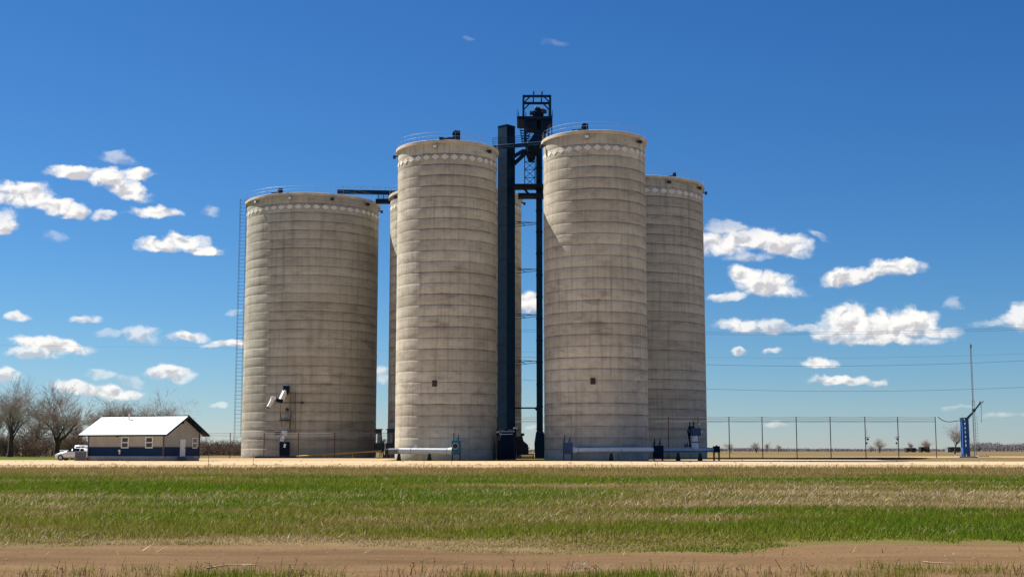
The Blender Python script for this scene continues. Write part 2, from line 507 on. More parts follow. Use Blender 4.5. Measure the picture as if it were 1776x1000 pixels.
x, y = scatter(100000, 17.2, 92, 1.3)
n2 = fbm(x * 0.08 + 5, y * 0.33, 303, 4) + 0.15 * smooth(2, 9, x / y * 40) * smooth(26, 32, y) * smooth(52, 44, y)
p = np.clip((n2 - 0.45) * 5.5, 0.06, 1) * np.where(y > 66, 0.25, 1) * np.clip((y - track_hi(x) - 1.2) / 1.8, 0.04, 1)
keep = rng.random(len(x)) < p
x, y = x[keep], y[keep]; n = len(x)
h = 0.04 + 0.15 * rng.random(n) ** 2.0 * (0.6 + 0.4 * smooth(22, 40, y))
w = (0.013 + 0.00048 * y) * (0.7 + 0.8 * rng.random(n))
ti = np.clip(0.83 + rng.normal(0, 0.13, n), 0.55, 1)
tag(blades('dry_straw', x, y, h, w, ti, np.random.default_rng(4).normal(0.35, 0.75, len(x)), 1.5), 'pale dead straw stalks leaning among the green grass', 'straw', kind='stuff')

# verge weeds along the bottom edge and sparse stuff on the track
x = (rng.random(26000) * 2 - 1) * 7.6; y = 13.9 + rng.random(26000) * 1.5
m = fbm(x * 0.9, y * 0.9, 404, 4) + 0.08 * smooth(-1, 3, x)
keep = rng.random(len(x)) < np.clip((m - 0.42 - 0.18 * smooth(14.4, 15.3, y)) * 4, 0.03, 1)
x, y, m = x[keep], y[keep], m[keep]; n = len(x)
h = (0.05 + 0.12 * rng.random(n)) ; w = 0.005 + 0.006 * rng.random(n)
ti = np.clip(0.42 - (m - 0.5) * 1.6 + rng.normal(0, 0.16, n), 0.05, 0.9)
tag(blades('verge_grass', x, y, h, w, ti, 0.1, 0.9), 'rough grass tufts on the near edge of the dirt track', 'grass', kind='stuff')

wb = MB()
for k in range(520):
    x = random.uniform(-6.6, 6.6); y = random.uniform(14.0, 15.15)
    if fbm(np.array([x * 0.7]), np.array([y * 0.3]), 505, 3)[0] < 0.42: continue
    base = Vector((x, y, 0.0)); hh = random.uniform(0.05, 0.12) + (random.random() ** 4) * 0.12
    lx, ly = random.gauss(0.05, 0.22), random.gauss(0, 0.2)
    top = base + Vector((lx * hh, ly * hh, hh)); mid = (base + top) / 2 + Vector((random.gauss(0, .01), 0, 0))
    wb.path([base, mid, top], [0.004, 0.003, 0.002], 3)
    for j in range(random.randint(0, 2)):
        q = base.lerp(top, random.uniform(0.4, 0.95)); s = hh * 0.16
        wb.path([q, q + Vector((random.gauss(0, s), random.gauss(0, s), s * random.uniform(.4, 1.2)))], [0.0035, 0.002], 3)
M['stem'] = simple('dead_stems', (0.10, 0.066, 0.038), 0.95, 0, 0.4, 3.0, 0.1)
tag(wb.build('weeds', M['stem']), 'brown dead weed stems standing along the near track edge', 'weeds', kind='stuff')

# pebbles / clods on the dirt track
cx = (rng.random(2600) * 2 - 1) * 8; cy = 14.8 + rng.random(2600) * 5.0
V, F = [], []
for k in range(2600):
    s = 0.004 + 0.016 * rng.random() ** 3; b = len(V)
    z0 = gz(cx[k], cy[k]) + float(bumps(np.array([cx[k]]), np.array([cy[k]]))[0]) + 0.02
    for (ax, ay, az) in ((1, 0, 0), (0, 1, 0), (-1, 0, 0), (0, -1, 0), (0, 0, .7)):
        V.append((cx[k] + ax * s * (0.7 + rng.random()), cy[k] + ay * s * (0.7 + rng.random()), z0 + az * s))
    F += [(b, b + 1, b + 4), (b + 1, b + 2, b + 4), (b + 2, b + 3, b + 4), (b + 3, b, b + 4)]
M['clod'] = simple('dirt_clods', (0.17, 0.115, 0.065), 1.0, 0, 0.5, 4.0, 0.05)
tag(new_mesh('pebbles', V, F, M['clod']), 'small clods and pebbles on the brown dirt track', 'pebbles', kind='stuff')

n = 1500
sx_ = rng.uniform(-62, 62, n); sy_ = np.concatenate([rng.normal(119, 2.5, n // 2), rng.uniform(99, 165, n - n // 2)])
V, F = [], []
for k in range(n):
    sc_ = 0.04 + 0.14 * rng.random() ** 4; b = len(V); z0 = gz(sx_[k], sy_[k]) + 0.02
    for (ax, ay, az) in ((1, 0, 0), (0, 1, 0), (-1, 0, 0), (0, -1, 0), (.1, 0, .8)):
        V.append((sx_[k] + ax * sc_ * (0.7 + rng.random()), sy_[k] + ay * sc_ * (0.7 + rng.random()), z0 + az * sc_))
    F += [(b, b + 1, b + 4), (b + 1, b + 2, b + 4), (b + 2, b + 3, b + 4), (b + 3, b, b + 4)]
M['stone'] = simple('road_stone', (0.34, 0.24, 0.15), 1.0, 0, 0.5, 0.6, 0.05)
tag(new_mesh('gravel', V, F, M['stone']), 'loose stones and clods scattered along the gravel road', 'gravel', kind='stuff')
x = rng.uniform(-60, 60, 9000); y = 97 + rng.random(9000) * 9
keep = rng.random(9000) < np.clip(1 - (y - 97) / 8 + (fbm(x * .4, y * .4, 777, 3) - .5) * 1.6, 0, 1)
x, y = x[keep], y[keep]; n = len(x)
tag(blades('dry_grass', x, y, 0.10 + 0.32 * rng.random(n) ** 2, 0.05 + 0.03 * rng.random(n), np.clip(0.66 + rng.normal(0, .14, n), .3, .95), 0.2, 0.9), 'taller dry grass fringe along the gravel road shoulder', 'grass', kind='stuff')

# bleached sticks on the track
def stick(name, label, px, py, L, ang, forks, seed, r=0.012):
    random.seed(seed)
    Yd = CAMH * FPX / (py - HOR)
    c = P(px, py, Yd); c.z = 0.04
    mb = MB()
    def br(p, a, l, r, lev):
        pts = [p]; q = p
        for i in range(4):
            a += random.gauss(0, 0.22)
            q = q + Vector((math.cos(a), math.sin(a) * 0.8, random.gauss(0.02, 0.12))) * (l / 4)
            q.z = max(q.z, 0.035); pts.append(q)
        mb.path(pts, [r * (1 - 0.16 * i) for i in range(5)], 5)
        if lev:
            for k in range(forks):
                br(random.choice(pts[1:]), a + random.choice((-1, 1)) * random.uniform(0.4, 1.2), l * random.uniform(.3, .6), r * 0.6, lev - 1)
    br(c - Vector((math.cos(ang), math.sin(ang), 0)) * L / 2, ang, L, r, 2)
    o = mb.build(name, M['deadwood'], None, c)
    o.location = c
    return tag(o, label, 'dead branch')
stick('dead_branch', 'long bleached forked branch lying on the dirt track', 400, 985, 0.55, 0.05, 2, 3)
stick('dead_branch', 'straight pale stick lying at the grassy verge of the track', 1630, 975, 0.40, -0.6, 0, 5, 0.009)
def bundle(px, py):
    random.seed(9)
    Yd = CAMH * FPX / (py - HOR); c = P(px, py, Yd); c.z = 0.0
    mb = MB()
    for k in range(46):
        a = random.uniform(0, 6.28); l = random.uniform(0.05, 0.17)
        p = c + Vector((random.gauss(0, 0.09), random.gauss(0, 0.05), 0.02))
        q = p + Vector((math.cos(a) * l, math.sin(a) * l * 0.5, random.uniform(0.0, 0.07)))
        r = (p + q) / 2 + Vector((0, 0, random.uniform(0.01, 0.05)))
        mb.path([p, r, q], [0.0035, 0.0035, 0.002], 3)
    o = mb.build('dry_stalk_clump', M['deadwood'], None, c); o.location = c
    tag(o, 'pale tangled clump of dry stalks lying on the dirt track', 'dead plant')
bundle(1018, 984)

# ------------------------------------------------------------------ silos
def make_silo(name, label, cx, cy, Rr, zb, top, nd, cmat, lights, az0, group='concrete grain silos', nr=16):
    base = Vector((cx, cy, zb))
    root = thing(name, label, 'silo', base, 0, group)
    H = top - zb
    f = Vector((-cx, -cy, 0)).normalized(); r = Vector((-f.y, f.x, 0))
    def on(theta, rad, z):   # local point on the shell, theta measured from the side facing the road
        return r * (rad * math.sin(theta)) + f * (rad * math.cos(theta)) + Vector((0, 0, z))
    prof = []
    nC = int((H - 0.4) / COURSE)
    rc = np.random.default_rng(int(cx * 10) + 500)
    z = 0.0; k = 0
    prof.append((Rr, -0.3))
    while z < H - 0.45:
        ztop = min(z + COURSE, H - 0.4); dz = ztop - z
        b = 0.012 + 0.022 * rc.random()
        prof += [(Rr - 0.012, z), (Rr + b * 0.55, z + dz * 0.06), (Rr + b, z + dz * 0.45), (Rr + b * 0.75, z + dz * 0.85), (Rr + 0.005, z + dz * 0.985)]
        z = ztop; k += 1
    prof.append((Rr, H - 0.4))
    MB().lathe(prof, 120).build('shell', cmat, root)
    # roof slab with a lip
    lip = Rr + 0.32
    MB().lathe([(Rr - 0.2, H - 0.4), (lip, H - 0.4), (lip, H - 0.05), (lip - 0.05, H), (Rr * 0.5, H + 0.25), (0.01, H + 0.4)], 96, smooth=False).build('roof_slab', M['rim'], root)
    # painted diamonds, a few millimetres proud of the shell
    dm = MB(); zc = H - 2.25
    for i in range(nd):
        th = 2 * math.pi * (i + 0.5) / nd; hw = math.pi / nd * 0.90; hh = 0.40
        rr = Rr + 0.075
        pts = []
        for (a, b) in ((-1, 0), (-0.5, -0.5), (0, -1), (0.5, -0.5), (1, 0), (0.5, 0.5), (0, 1), (-0.5, 0.5)):
            pts.append(Vector((rr * math.cos(th + a * hw), rr * math.sin(th + a * hw), zc + b * hh)))
        pts.append(Vector((rr * math.cos(th), rr * math.sin(th), zc)))
        dm.add(pts, [(i2, (i2 + 1) % 8, 8) for i2 in range(8)])
    dm.build('diamond_band', M['diamond'], root)
    # railing
    rl = MB(); rrad = lip - 0.15
    for i in range(nr * 2):
        th = 2 * math.pi * i / (nr * 2)
        p = Vector((rrad * math.cos(th), rrad * math.sin(th), H - 0.02))
        rl.tube(p, p + Vector((0, 0, 1.08)), 0.014, n=4)
    for hz in (0.55, 1.06):
        m = 72
        for i in range(m):
            a, b = 2 * math.pi * i / m, 2 * math.pi * (i + 1) / m
            rl.tube((rrad * math.cos(a), rrad * math.sin(a), H + hz), (rrad * math.cos(b), rrad * math.sin(b), H + hz), 0.013, n=4, caps=False)
    rl.build('railing', M['rail'], root)
    # floodlights on arms below the lip
    for th, lit in lights:
        th = R_(th)
        p = on(th, Rr + 0.52, H - 0.98)
        ang = math.atan2(on(th, 1, 0).y, on(th, 1, 0).x)
        fl = MB()
        fl.box(p, (0.34, 0.52, 0.40), ang)
        fl.beam(on(th, Rr, H - 0.85), on(th, Rr + 0.4, H - 0.85), 0.16)
        fx = fl.build('floodlight', M['dark'] if not lit else M['grey'], root)  # same fixture, housing and lens painted pale where lit, dark where shaded
        lz = MB(); m3 = Matrix.Rotation(ang, 3, 'Z')
        lz.box(p + m3 @ Vector((0.18, 0, 0.0)), (0.03, 0.44, 0.32), ang)
        lz.build('lens', M['lens'] if lit else M['glass'], fx)
    return root, on, base, H

TOP = 41.9
left, onL, bL, HL = make_silo('grain_silo', 'wide concrete silo with discharge chute and caged ladder, nearest the office', -33.2, 213.7, 10.85, 0.10, TOP, 48, M['conc2'],
    [(-54, 1), (-19, 1), (15, 0), (50, 0), (85, 0)], 0)
back, onB, bB, HB = make_silo('grain_silo', 'wide concrete silo mostly hidden behind the narrow one and the blue tower', -9.1, 207.6, 10.6, 0.10, TOP, 48, M['conc2'],
    [(-60, 0), (-20, 0), (30, 0), (85, 0)], 0)
right, onR, bR, HR = make_silo('grain_silo', 'wide concrete silo standing behind the blue cross duct, shaded side to the road', 19.2, 200.3, 10.6, 0.15, TOP, 48, M['conc2'],
    [(-25, 0), (28, 0), (64, 0), (86, 0)], 0)
mid, onM, bM, HM = make_silo('grain_silo', 'narrow concrete silo with white duct and teal fan at its foot', -8.85, 174.3, 6.72, 0.02, TOP, 34, M['conc'],
    [(-86, 0), (-13, 1), (51, 0)], 0)
near, onN, bN, HN = make_silo('grain_silo', 'narrow concrete silo with blue fan and grey duct at its foot', 10.9, 168.9, 6.70, 0.0, TOP, 34, M['conc'],
    [(-72, 0), (-7, 1), (56, 0)], 0)

def hatch(on, Rr, th, z, root):
    th = R_(th)
    n = on(th, 1, 0); ang = math.atan2(n.y, n.x)
    p = on(th, Rr + 0.05, z)
    m3 = Matrix.Rotation(ang, 3, 'Z')
    fr = MB(); fr.box(p, (0.16, 0.62, 0.80), ang)
    o = fr.build('hatch', M['rust'], root)
    g = MB()
    for sy in (-1, 1):
        for sz in (-1, 1):
            g.box(p + m3 @ Vector((0.085, sy * 0.145, sz * 0.19)), (0.02, 0.23, 0.31), ang)
    g.build('hatch_panel', M['dark'], o)
hatch(onM, 6.72, -12.5, (779 - 667) / FPX * 167.5 * 1.01 + 1.4, mid)
hatch(onN, 6.70, -3, (779 - 663) / FPX * 162.5 * 1.01 + 1.4, near)

# machinery on the roofs (tops of the silos)
def roof_motor(root, on, H, Rr, th, rr, s, label):
    p = on(R_(th), rr, H + 0.25)
    a = MB(); a.box(p + Vector((0, 0, 0.2 * s)), (1.3 * s, 0.7 * s, 0.4 * s)); a.box(p + Vector((-0.9 * s, 0, 0.22 * s)), (0.9 * s, 0.35 * s, 0.3 * s))
    m = a.build('roof_machine', M['dark'], root)
    b = MB(); b.tube(p + Vector((0.2 * s, -0.4 * s, 0.75 * s)), p + Vector((0.2 * s, 0.5 * s, 0.75 * s)), 0.38 * s, n=12)
    b.box(p + Vector((0.45 * s, 0, 0.7 * s)), (0.4 * s, 0.6 * s, 0.8 * s))
    b.build('motor', M['navy'], m)
roof_motor(mid, onM, HM, 6.7, 10, 5.0, 1.25, '')
roof_motor(near, onN, HN, 6.7, -18, 4.6, 1.05, '')
roof_motor(left, onL, HL, 10.8, -38, 9.0, 0.9, '')
roof_motor(right, onR, HR, 10.6, 38, 9.6, 0.6, '')
mb = MB(); q = onM(R_(-7), 6.9, HM + 0.12); mb.box(q, (0.5, 0.35, 0.35)); mb.box(q + Vector((0, 0, 0.18)), (0.56, 0.4, 0.05))
mb.build('junction_box', M['dark'], mid)

# caged ladder up the wide silo
thL = -92
e = onL(R_(thL), 1, 0); tang = Vector((-e.y, e.x, 0))
lad_base = bL + e * (10.85 + 0.66)
cage = thing('caged_ladder', 'thin caged ladder running up beside the wide silo', 'ladder', lad_base)
mb = MB(); W2 = 0.55
fd = Vector((0.97, -0.2, 0)).normalized()
sd = Vector((0, -1, 0))
Htot = HL + 0.9; z0 = 3.3
for s in (-1, 1):
    for t2 in (-1, 1):
        b = fd * (s * W2) + sd * (t2 * 0.35)
        mb.beam(b + Vector((0, 0, z0)), b + Vector((0, 0, Htot)), 0.04)
mb.build('cage_rail', M['post'], cage)
mb = MB(); z = z0
while z < Htot:
    for t2 in (-1, 1):
        mb.beam(fd * -W2 + sd * (t2 * 0.35) + Vector((0, 0, z)), fd * W2 + sd * (t2 * 0.35) + Vector((0, 0, z)), 0.024)
    for s in (-1, 1):
        mb.beam(fd * (s * W2) + sd * 0.35 + Vector((0, 0, z)), fd * (s * W2) - sd * 0.35 + Vector((0, 0, z)), 0.02)
    z += 0.62
mb.build('rung', M['post'], cage)['kind'] = 'stuff'
z = 4.0
while z < HL:
    mb = MB(); mb.beam(fd * W2 + Vector((0, 0, z)), fd * 1.0 + Vector((0, 0, z)), 0.05); z += 3.4; mb.build('wall_bracket', M['post'], cage)

# ------------------------------------------------------------------ chute on the wide silo
def L3(*a): return P(*a)
YW = 202.6
ch = thing('grain_chute', 'bent grain spout of white ducting hung high on the wide silo', 'chute', P(497, 674, 204))
off = ch.location
def duct(mb, p, q, w):
    mb.beam(p, q, w, w)
def wallY(px):   # wide silo's face under photo column px
    u = (px - 888) / FPX
    # ray x = u*k*y  with k ~ depth scale at that height
    k = 1.012
    A = 1 + (u * k) ** 2; B = -2 * (u * k * -33.2 + 213.7); Cc = 33.2 ** 2 + 213.7 ** 2 - 10.9 ** 2
    return (-B - math.sqrt(max(0, B * B - 4 * A * Cc))) / (2 * A)
yw = wallY(497)
mb = MB(); a = P(497, 674, yw - 0.5); mb.box(a, (0.85, 1.3, 1.0)); mb.prism([a + Vector((-0.42, -0.6, -0.5)), a + Vector((0.42, -0.6, -0.5)), a + Vector((0.05, -0.6, -0.95)), a + Vector((-0.42, -0.6, -0.95))], (0, 1.0, 0)); mb.build('hopper_box', M['navy'], ch, off)
mb = MB(); mb.box(a + Vector((-0.05, 0, 0.55)), (0.75, 1.2, 0.1)); mb.build('hopper_lid', M['galv'], ch, off)
p1, p2, p3, p4 = P(495, 677, yw - 0.9), P(486.5, 695, yw - 1.5), P(474, 690.5, yw - 2.3), P(465.5, 706, yw - 2.9)
mb = MB(); mb.beam(p1, p2, 0.58, 0.62); mb.build('chute', M['white'], ch, off)
mb = MB(); mb.beam(p2 + Vector((0.2, 0, -0.1)), p3, 0.5, 0.5); mb.box(p2, (0.7, 0.7, 0.5), 0.3); mb.build('elbow', M['navy'], ch, off)
mb = MB(); mb.tube(p3 + (p3 - p4) * 0.12, p4, 0.36, 0.31, n=14); mb.box(p3 + Vector((0, 0, 0.05)), (0.75, 0.7, 0.5), 0.3); sp1 = mb.build('spout', M['white'], ch, off)
mb = MB(); dd = (p4 - p3).normalized(); mb.tube(p4 - dd * 0.02, p4 + dd * 0.03, 0.29, n=14); mb.build('spout_mouth', M['dark'], sp1, off)
mb = MB(); mb.beam(P(489, 697.5, yw - 1.3), P(526, 697.8, wallY(526) - 0.2), 0.11); mb.tube(P(522, 697.8, wallY(522) - 0.3), P(526.5, 697.8, wallY(526) - 0.3), 0.14, n=8); mb.build('support_bar', M['dark'], ch, off)

yl = wallY(508) - 0.45
lad = thing('access_ladder', 'short dark ladder with cage on the wide silo beside the chute', 'ladder', P(508, 752, yl)); off = lad.location
mb = MB()
for px in (503.6, 512.8): mb.beam(P(px, 679, yl), P(px, 752, yl), 0.06); mb.beam(P(px, 679, yl - 0.6), P(px, 740, yl - 0.6), 0.04)
mb.build('rail', M['post'], lad, off)
mb = MB()
for k in range(24):
    yy = 680 + 3.1 * k
    mb.beam(P(503.6, yy, yl), P(512.8, yy, yl), 0.035)
    if k % 3 == 0 and yy < 738:
        for px in (503.6, 512.8): mb.beam(P(px, yy, yl), P(px, yy, yl - 0.6), 0.03)
        mb.beam(P(503.6, yy, yl - .6), P(512.8, yy, yl - .6), 0.03)
mb.build('rung', M['post'], lad, off)

yp = wallY(494) - 0.6
pl = thing('sampling_platform', 'small bracketed steel platform with grey drum under the chute', 'platform', P(494, 728, yp)); off = pl.location
mb = MB(); mb.box(P(494, 728.5, yp), (1.75, 1.1, 0.12)); mb.build('deck', M['dark'], pl, off)
mb = MB()
mb.beam(P(486, 728, yp - .5), P(486, 699, yp - .5), 0.06); mb.beam(P(486.5, 716, yp - .5), P(488.5, 739, yp - .4), 0.06)
mb.beam(P(503, 729, yp - .4), P(502, 744, yp + .4), 0.08); mb.beam(P(486, 716, yp - .5), P(500, 716, yp - .5), 0.04)
mb.build('brace', M['dark'], pl, off)
mb = MB(); c0 = P(502, 721, yp); mb.tube(c0 - Vector((0, 0, .65)), c0 + Vector((0, 0, .7)), 0.28, n=12); mb.build('drum', M['grey'], pl, off)
mb = MB(); c0 = P(498, 709.5, yp - .1); mb.tube(c0 - Vector((0, .2, 0)), c0 + Vector((0, .2, 0)), 0.24, n=10); mb.beam(c0, c0 - Vector((-0.3, 0, 1.1)), 0.05); mb.build('lamp_head', M['dark'], pl, off)

yc = wallY(493) - 1.3
cab = thing('discharge_cabinet', 'dark cabinet with white feed spout at the foot of the wide silo', 'cabinet', P(493.5, 789, yc)); cab.location.z = gz(cab.location.x, yc); off = cab.location
mb = MB(); a = P(493.5, 777, yc); mb.box(a, (1.42, 1.1, 2.0)); mb.build('cabinet_body', M['navy'], cab, off, 0.04)
mb = MB(); mb.box(a + Vector((0, 0, -1.06)), (1.3, 1.0, 0.3)); mb.build('plinth', M['dark'], cab, off)
mb = MB(); mb.beam(P(491.5, 757, yc + .1), P(487.8, 765.5, yc - .2), 0.48, 0.4); mb.build('feed_spout', M['white'], cab, off)
mb = MB(); mb.beam(P(494.5, 769, yc - .62), P(493.2, 775.5, yc - .62), 0.32, 0.14); mb.build('chute_flap', M['lens'], cab, off)
mb = MB(); b = P(494, 748.8, yc + .3); mb.box(b, (0.9, 0.9, 0.45)); mb.box(b + Vector((.1, 0, -.35)), (0.6, 0.6, 0.35)); mb.build('head_box', M['galv'], cab, off)
mb = MB(); b = P(480.5, 750, yc + .3); mb.tube(b + Vector((-.34, 0, 0)), b + Vector((.4, 0, 0)), 0.28, n=12); mb.beam(b + Vector((.3, 0, 0)), P(492, 750, yc + .3), 0.12); mb.build('motor', M['dark'], cab, off)
mb = MB(); mb.beam(P(442, 791.5, yc - 1.0), P(513, 791.5, yc - 1.0), 0.25, 0.28)
o = mb.build('steel_beam', M['dark'], None, P(478, 791.5, yc - 1)); o.location = P(478, 791.5, yc - 1); o.location.z = gz(o.location.x, o.location.y) + 0.14
tag(o, 'long dark steel beam lying on the ground before the wide silo', 'beam')

# yellow sloping pipe along the ground
mb = MB(); pa, pb = P(515, 790.8, 199), P(662, 781.5, 196)
mb.tube(pa, pb, 0.13, n=8); off = pa.copy(); off.z = 0
yp_ = thing('sloping_pipe', 'yellow pipe sloping up on short stands beside the wide silo', 'pipe', off)
mb.build('pipe', M['yellow'], yp_, off)
for t in (0.02, 0.33, 0.66, 0.98):
    q = pa.lerp(pb, t); m2 = MB(); m2.beam((q.x, q.y, gz(q.x, q.y)), q, 0.14); m2.box((q.x, q.y, gz(q.x, q.y) + .05), (.5, .3, .1)); m2.build('stand', M['yellow'], yp_, off)

# ------------------------------------------------------------------ blue tower and elevator leg
YT = 180.0
tw = thing('blue_tower', 'tall square blue steel shaft rising between the two narrow silos', 'tower', G(878, YT)); off = tw.location
zt = P(878, 220, YT).z; zb_ = P(878, 744, YT).z
cxm = P(878, 480, YT).x
hw = 1.28 * 0.97
mb = MB(); aA = R_(3)
cor = [Vector((cxm + 0.02 + 1.22 * math.cos(aA + k * math.pi / 2 ) , YT + 1.22 * math.sin(aA + k * math.pi / 2), zb_)) for k in range(4)]
mb.prism(cor, (0, 0, zt - zb_)); mb.build('shaft', M['blue'], tw, off)
z = zb_ + 2
while z < zt - 0.5:       # thin cladding laps
    mb = MB()
    ring = [Vector((cxm + 0.02 + 1.232 * math.cos(aA + k * math.pi / 2), YT + 1.232 * math.sin(aA + k * math.pi / 2), z)) for k in range(4)]
    mb.prism(ring, (0, 0, 0.05)); z += 2.4; mb.build('cladding_lap', M['navy'], tw, off)
for k in range(4):
    mb = MB(); mb.beam(Vector((cor[k].x, cor[k].y, 0)) * 0.98 + Vector((cxm, YT, 0)) * 0.02, cor[k], 0.28)
    a, b = cor[k].copy(), cor[(k + 1) % 4].copy(); a.z = 0.3; mb.beam(a, b, 0.1); mb.build('leg', M['navy'], tw, off)
mb = MB()
ring = [Vector((cxm + 0.02 + 1.28 * math.cos(aA + k * math.pi / 2), YT + 1.28 * math.sin(aA + k * math.pi / 2), zt)) for k in range(4)]
mb.prism(ring, (0, 0, 0.08)); mb.build('cap', M['navy'], tw, off)

el = thing('bucket_elevator', 'blue bucket elevator with open head frame and stair above the silos', 'grain elevator', G(936, YT)); off = el.location
mb = MB()
tx = P(935.5, 500, YT).x
bt = P(936, 762, YT).z
mb.box((tx, YT, (bt + P(0, 208, YT).z) / 2), (0.86, 0.95, P(0, 208, YT).z - bt)); mb.build('trunk', M['blue'], el, off)
z = bt + 1.5
while z < 44:
    mb = MB(); mb.box((tx, YT, z), (0.98, 1.07, 0.09)); z += 3.05; mb.build('trunk_flange', M['navy'], el, off)
# boot
mb = MB()
g = [P(x_, y_, YT - 0.8) for x_, y_ in ((930, 748), (943, 748), (946, 768), (946, 794), (928, 794), (927, 768))]
mb.prism(g, (0, 1.6, 0)); mb.build('boot', M['blue'], el, off, 0.05)
mb = MB(); c0 = P(945, 756, YT - .4); mb.box(c0, (0.6, 0.6, 0.6)); mb.tube(c0 + Vector((-.4, -.2, .2)), c0 + Vector((.5, -.2, .2)), .2, n=10); mb.build('drive_motor', M['dark'], el, off)
# head platform and open frame
def H(x_, y_, dy=0): return P(x_, y_, 176 + dy)
ya, yb = 176.0, 179.7
zp = P(0, 205.5, ya).z; ztp = P(0, 167, ya).z
xl, xr = P(908, 185, ya).x, P(954.5, 185, ya).x
mb = MB(); mb.box(((P(897, 205, ya).x + P(958, 205, ya).x) / 2, (ya + yb) / 2 + .3, zp), (P(958, 205, ya).x - P(897, 205, ya).x, yb - ya + 1.6, 0.40)); mb.build('head_platform', M['navy'], el, off)
mb = MB(); bw = 0.26
for x_ in (xl, xr):
    for y_ in (ya, yb): mb.beam((x_, y_, zp), (x_, y_, ztp), bw)
    mb.beam((x_, ya, ztp), (x_, yb, ztp), bw)
    for y_ in (ya, yb):
        s = 1 if x_ == xl else -1
        mb.beam((x_, y_, ztp - 1.0), (x_ + s * 0.95, y_, ztp), 0.15)
for y_ in (ya, yb): mb.beam((xl - .1, y_, ztp), (xr + .1, y_, ztp), bw, bw * 1.2)
for x_ in (-0.45, 0.7):
    xm = (xl + xr) / 2 + x_
    mb.beam((xm, ya - 1.3, ztp + 0.28), (xm, yb + 0.2, ztp + 0.28), 0.17)
mb.build('head_frame', M['blue'], el, off)
mb = MB(); xm = (xl + xr) / 2 + 0.15
mb.tube((xm - .55, ya + 1.2, zp + 0.85), (xm + .55, ya + 1.2, zp + 0.85), 0.72, n=16)
mb.box((xm, ya + 1.2, zp + 0.45), (1.5, 1.6, 0.9)); mb.box((xm + .1, ya + 1.2, zp + 1.5), (1.0, .9, .5)); hd = mb.build('head_pulley_housing', M['navy'], el, off)
mb = MB(); mb.tube((xm - 1.15, ya + .5, zp + 0.9), (xm - .45, ya + .5, zp + 0.9), 0.3, n=12); mb.build('motor', M['dark'], hd, off); mb = MB(); mb.tube((xm + .5, ya + .4, zp + 1.1), (xm + 1.2, ya + .4, zp + 1.1), 0.32, n=12); mb.build('motor', M['dark'], hd, off)
mb = MB(); mb.tube((xm - .15, ya + 1.1, zp + 1.82), (xm - .15, ya + 1.1, zp + 2.0), 0.26, n=10); mb.build('vent_cap', M['galv'], hd, off); mb = MB(); mb.tube((xm + .6, ya + .3, zp + 1.45), (xm + .6, ya + .3, zp + 1.6), 0.2, n=8); mb.build('vent_cap', M['galv'], hd, off)
# platform rail
mb = MB()
x0, x1 = P(897, 205, ya).x, P(958, 205, ya).x
for k in range(9):
    x_ = x0 + (x1 - x0) * k / 8
    if 0 < k < 3: continue
    mb.beam((x_, ya - .45, zp), (x_, ya - .45, zp + 1.1), 0.05)
for hz in (.6, 1.1):
    mb.beam((x0, ya - .45, zp + hz), (x0 + .1, ya - .45, zp + hz), 0.04)
    mb.beam((x0, ya - .45, zp + hz), (x0, yb + .9, zp + hz), 0.04)
    mb.beam((x1, ya - .45, zp + hz), (x1, yb + .9, zp + hz), 0.04)
mb.build('platform_rail', M['navy'], el, off)
# supports below the platform
zw = P(0, 256, 178).z
for px, y_ in ((910, ya + .2), (957, ya + .2), (952, yb), (912, yb)):
    x_ = P(px, 230, y_).x
    mb = MB(); mb.beam((x_, y_, zw), (x_, y_, zp), 0.18); mb.build('support_post', M['blue'], el, off)
mb = MB(); mb.beam((P(910, 0, ya).x, ya + .2, zw), (P(930, 0, ya).x, ya + .2, zp), 0.1); mb.beam((P(957, 0, ya).x, ya + .2, zw), (P(940, 0, ya).x, ya + .2, zp), 0.12)
mb.build('knee_brace', M['blue'], el, off)
mb = MB()
for a_, b_ in (((911, 208), (930, 224)), ):
    pass
mb.prism([H(911, 209), H(931, 209), H(931, 224), H(913, 222)], (0, 2.6, 0))
mb.prism([H(938, 209), H(957, 209), H(956, 214), H(950, 218), H(947, 232), H(940, 240), H(938, 226)], (0, 2.2, 0))
mb.prism([H(931, 224), H(939, 224), H(939, 262), H(916, 262), H(913, 252)], (0, 2.4, 0))
mb.build('discharge_head', M['navy'], el, off)
# inverted distributor hopper
mb = MB()
t4 = [P(908, 259, 177), P(934, 259, 177), P(934, 259, 179.6), P(908, 259, 179.6)]
b4 = [P(917, 282, 177.8), P(925, 282, 177.8), P(925, 282, 178.8), P(917, 282, 178.8)]
mb.add(t4 + b4, [(0, 1, 5, 4), (1, 2, 6, 5), (2, 3, 7, 6), (3, 0, 4, 7), (0, 1, 2, 3), (4, 5, 6, 7)]); mb.build('distributor_hopper', M['navy'], el, off)
# spouts to the tower
mb = MB()
mb.beam(P(909, 261, 178.4), P(890, 272, 179.5), 0.42); mb.beam(P(911, 266, 178.4), P(890, 286, 179.5), 0.42); mb.build('spout', M['blue'], el, off)
# stair
mb = MB(); sa, sb = P(899, 206, 175.4), P(906, 252, 175.4)
wv = Vector((1.0, 0, 0))
for s in (0, 1): mb.beam(sa + wv * s, sb + wv * s, 0.07, 0.22)
mb.build('stair_stringer', M['blue'], el, off)
for k in range(10):
    mb = MB(); q = sa.lerp(sb, (k + .5) / 10); mb.box(q + wv * .5, (0.95, 0.5, 0.05)); mb.build('stair_tread', M['blue'], el, off)
mb = MB()
for s in (0, 1): mb.beam(sa + wv * s + Vector((0, 0, 1)), sb + wv * s + Vector((0, 0, 1)), 0.045); mb.beam(sa + wv * s, sa + wv * s + Vector((0, 0, 1)), .045)
mb.build('stair_rail', M['navy'], el, off)
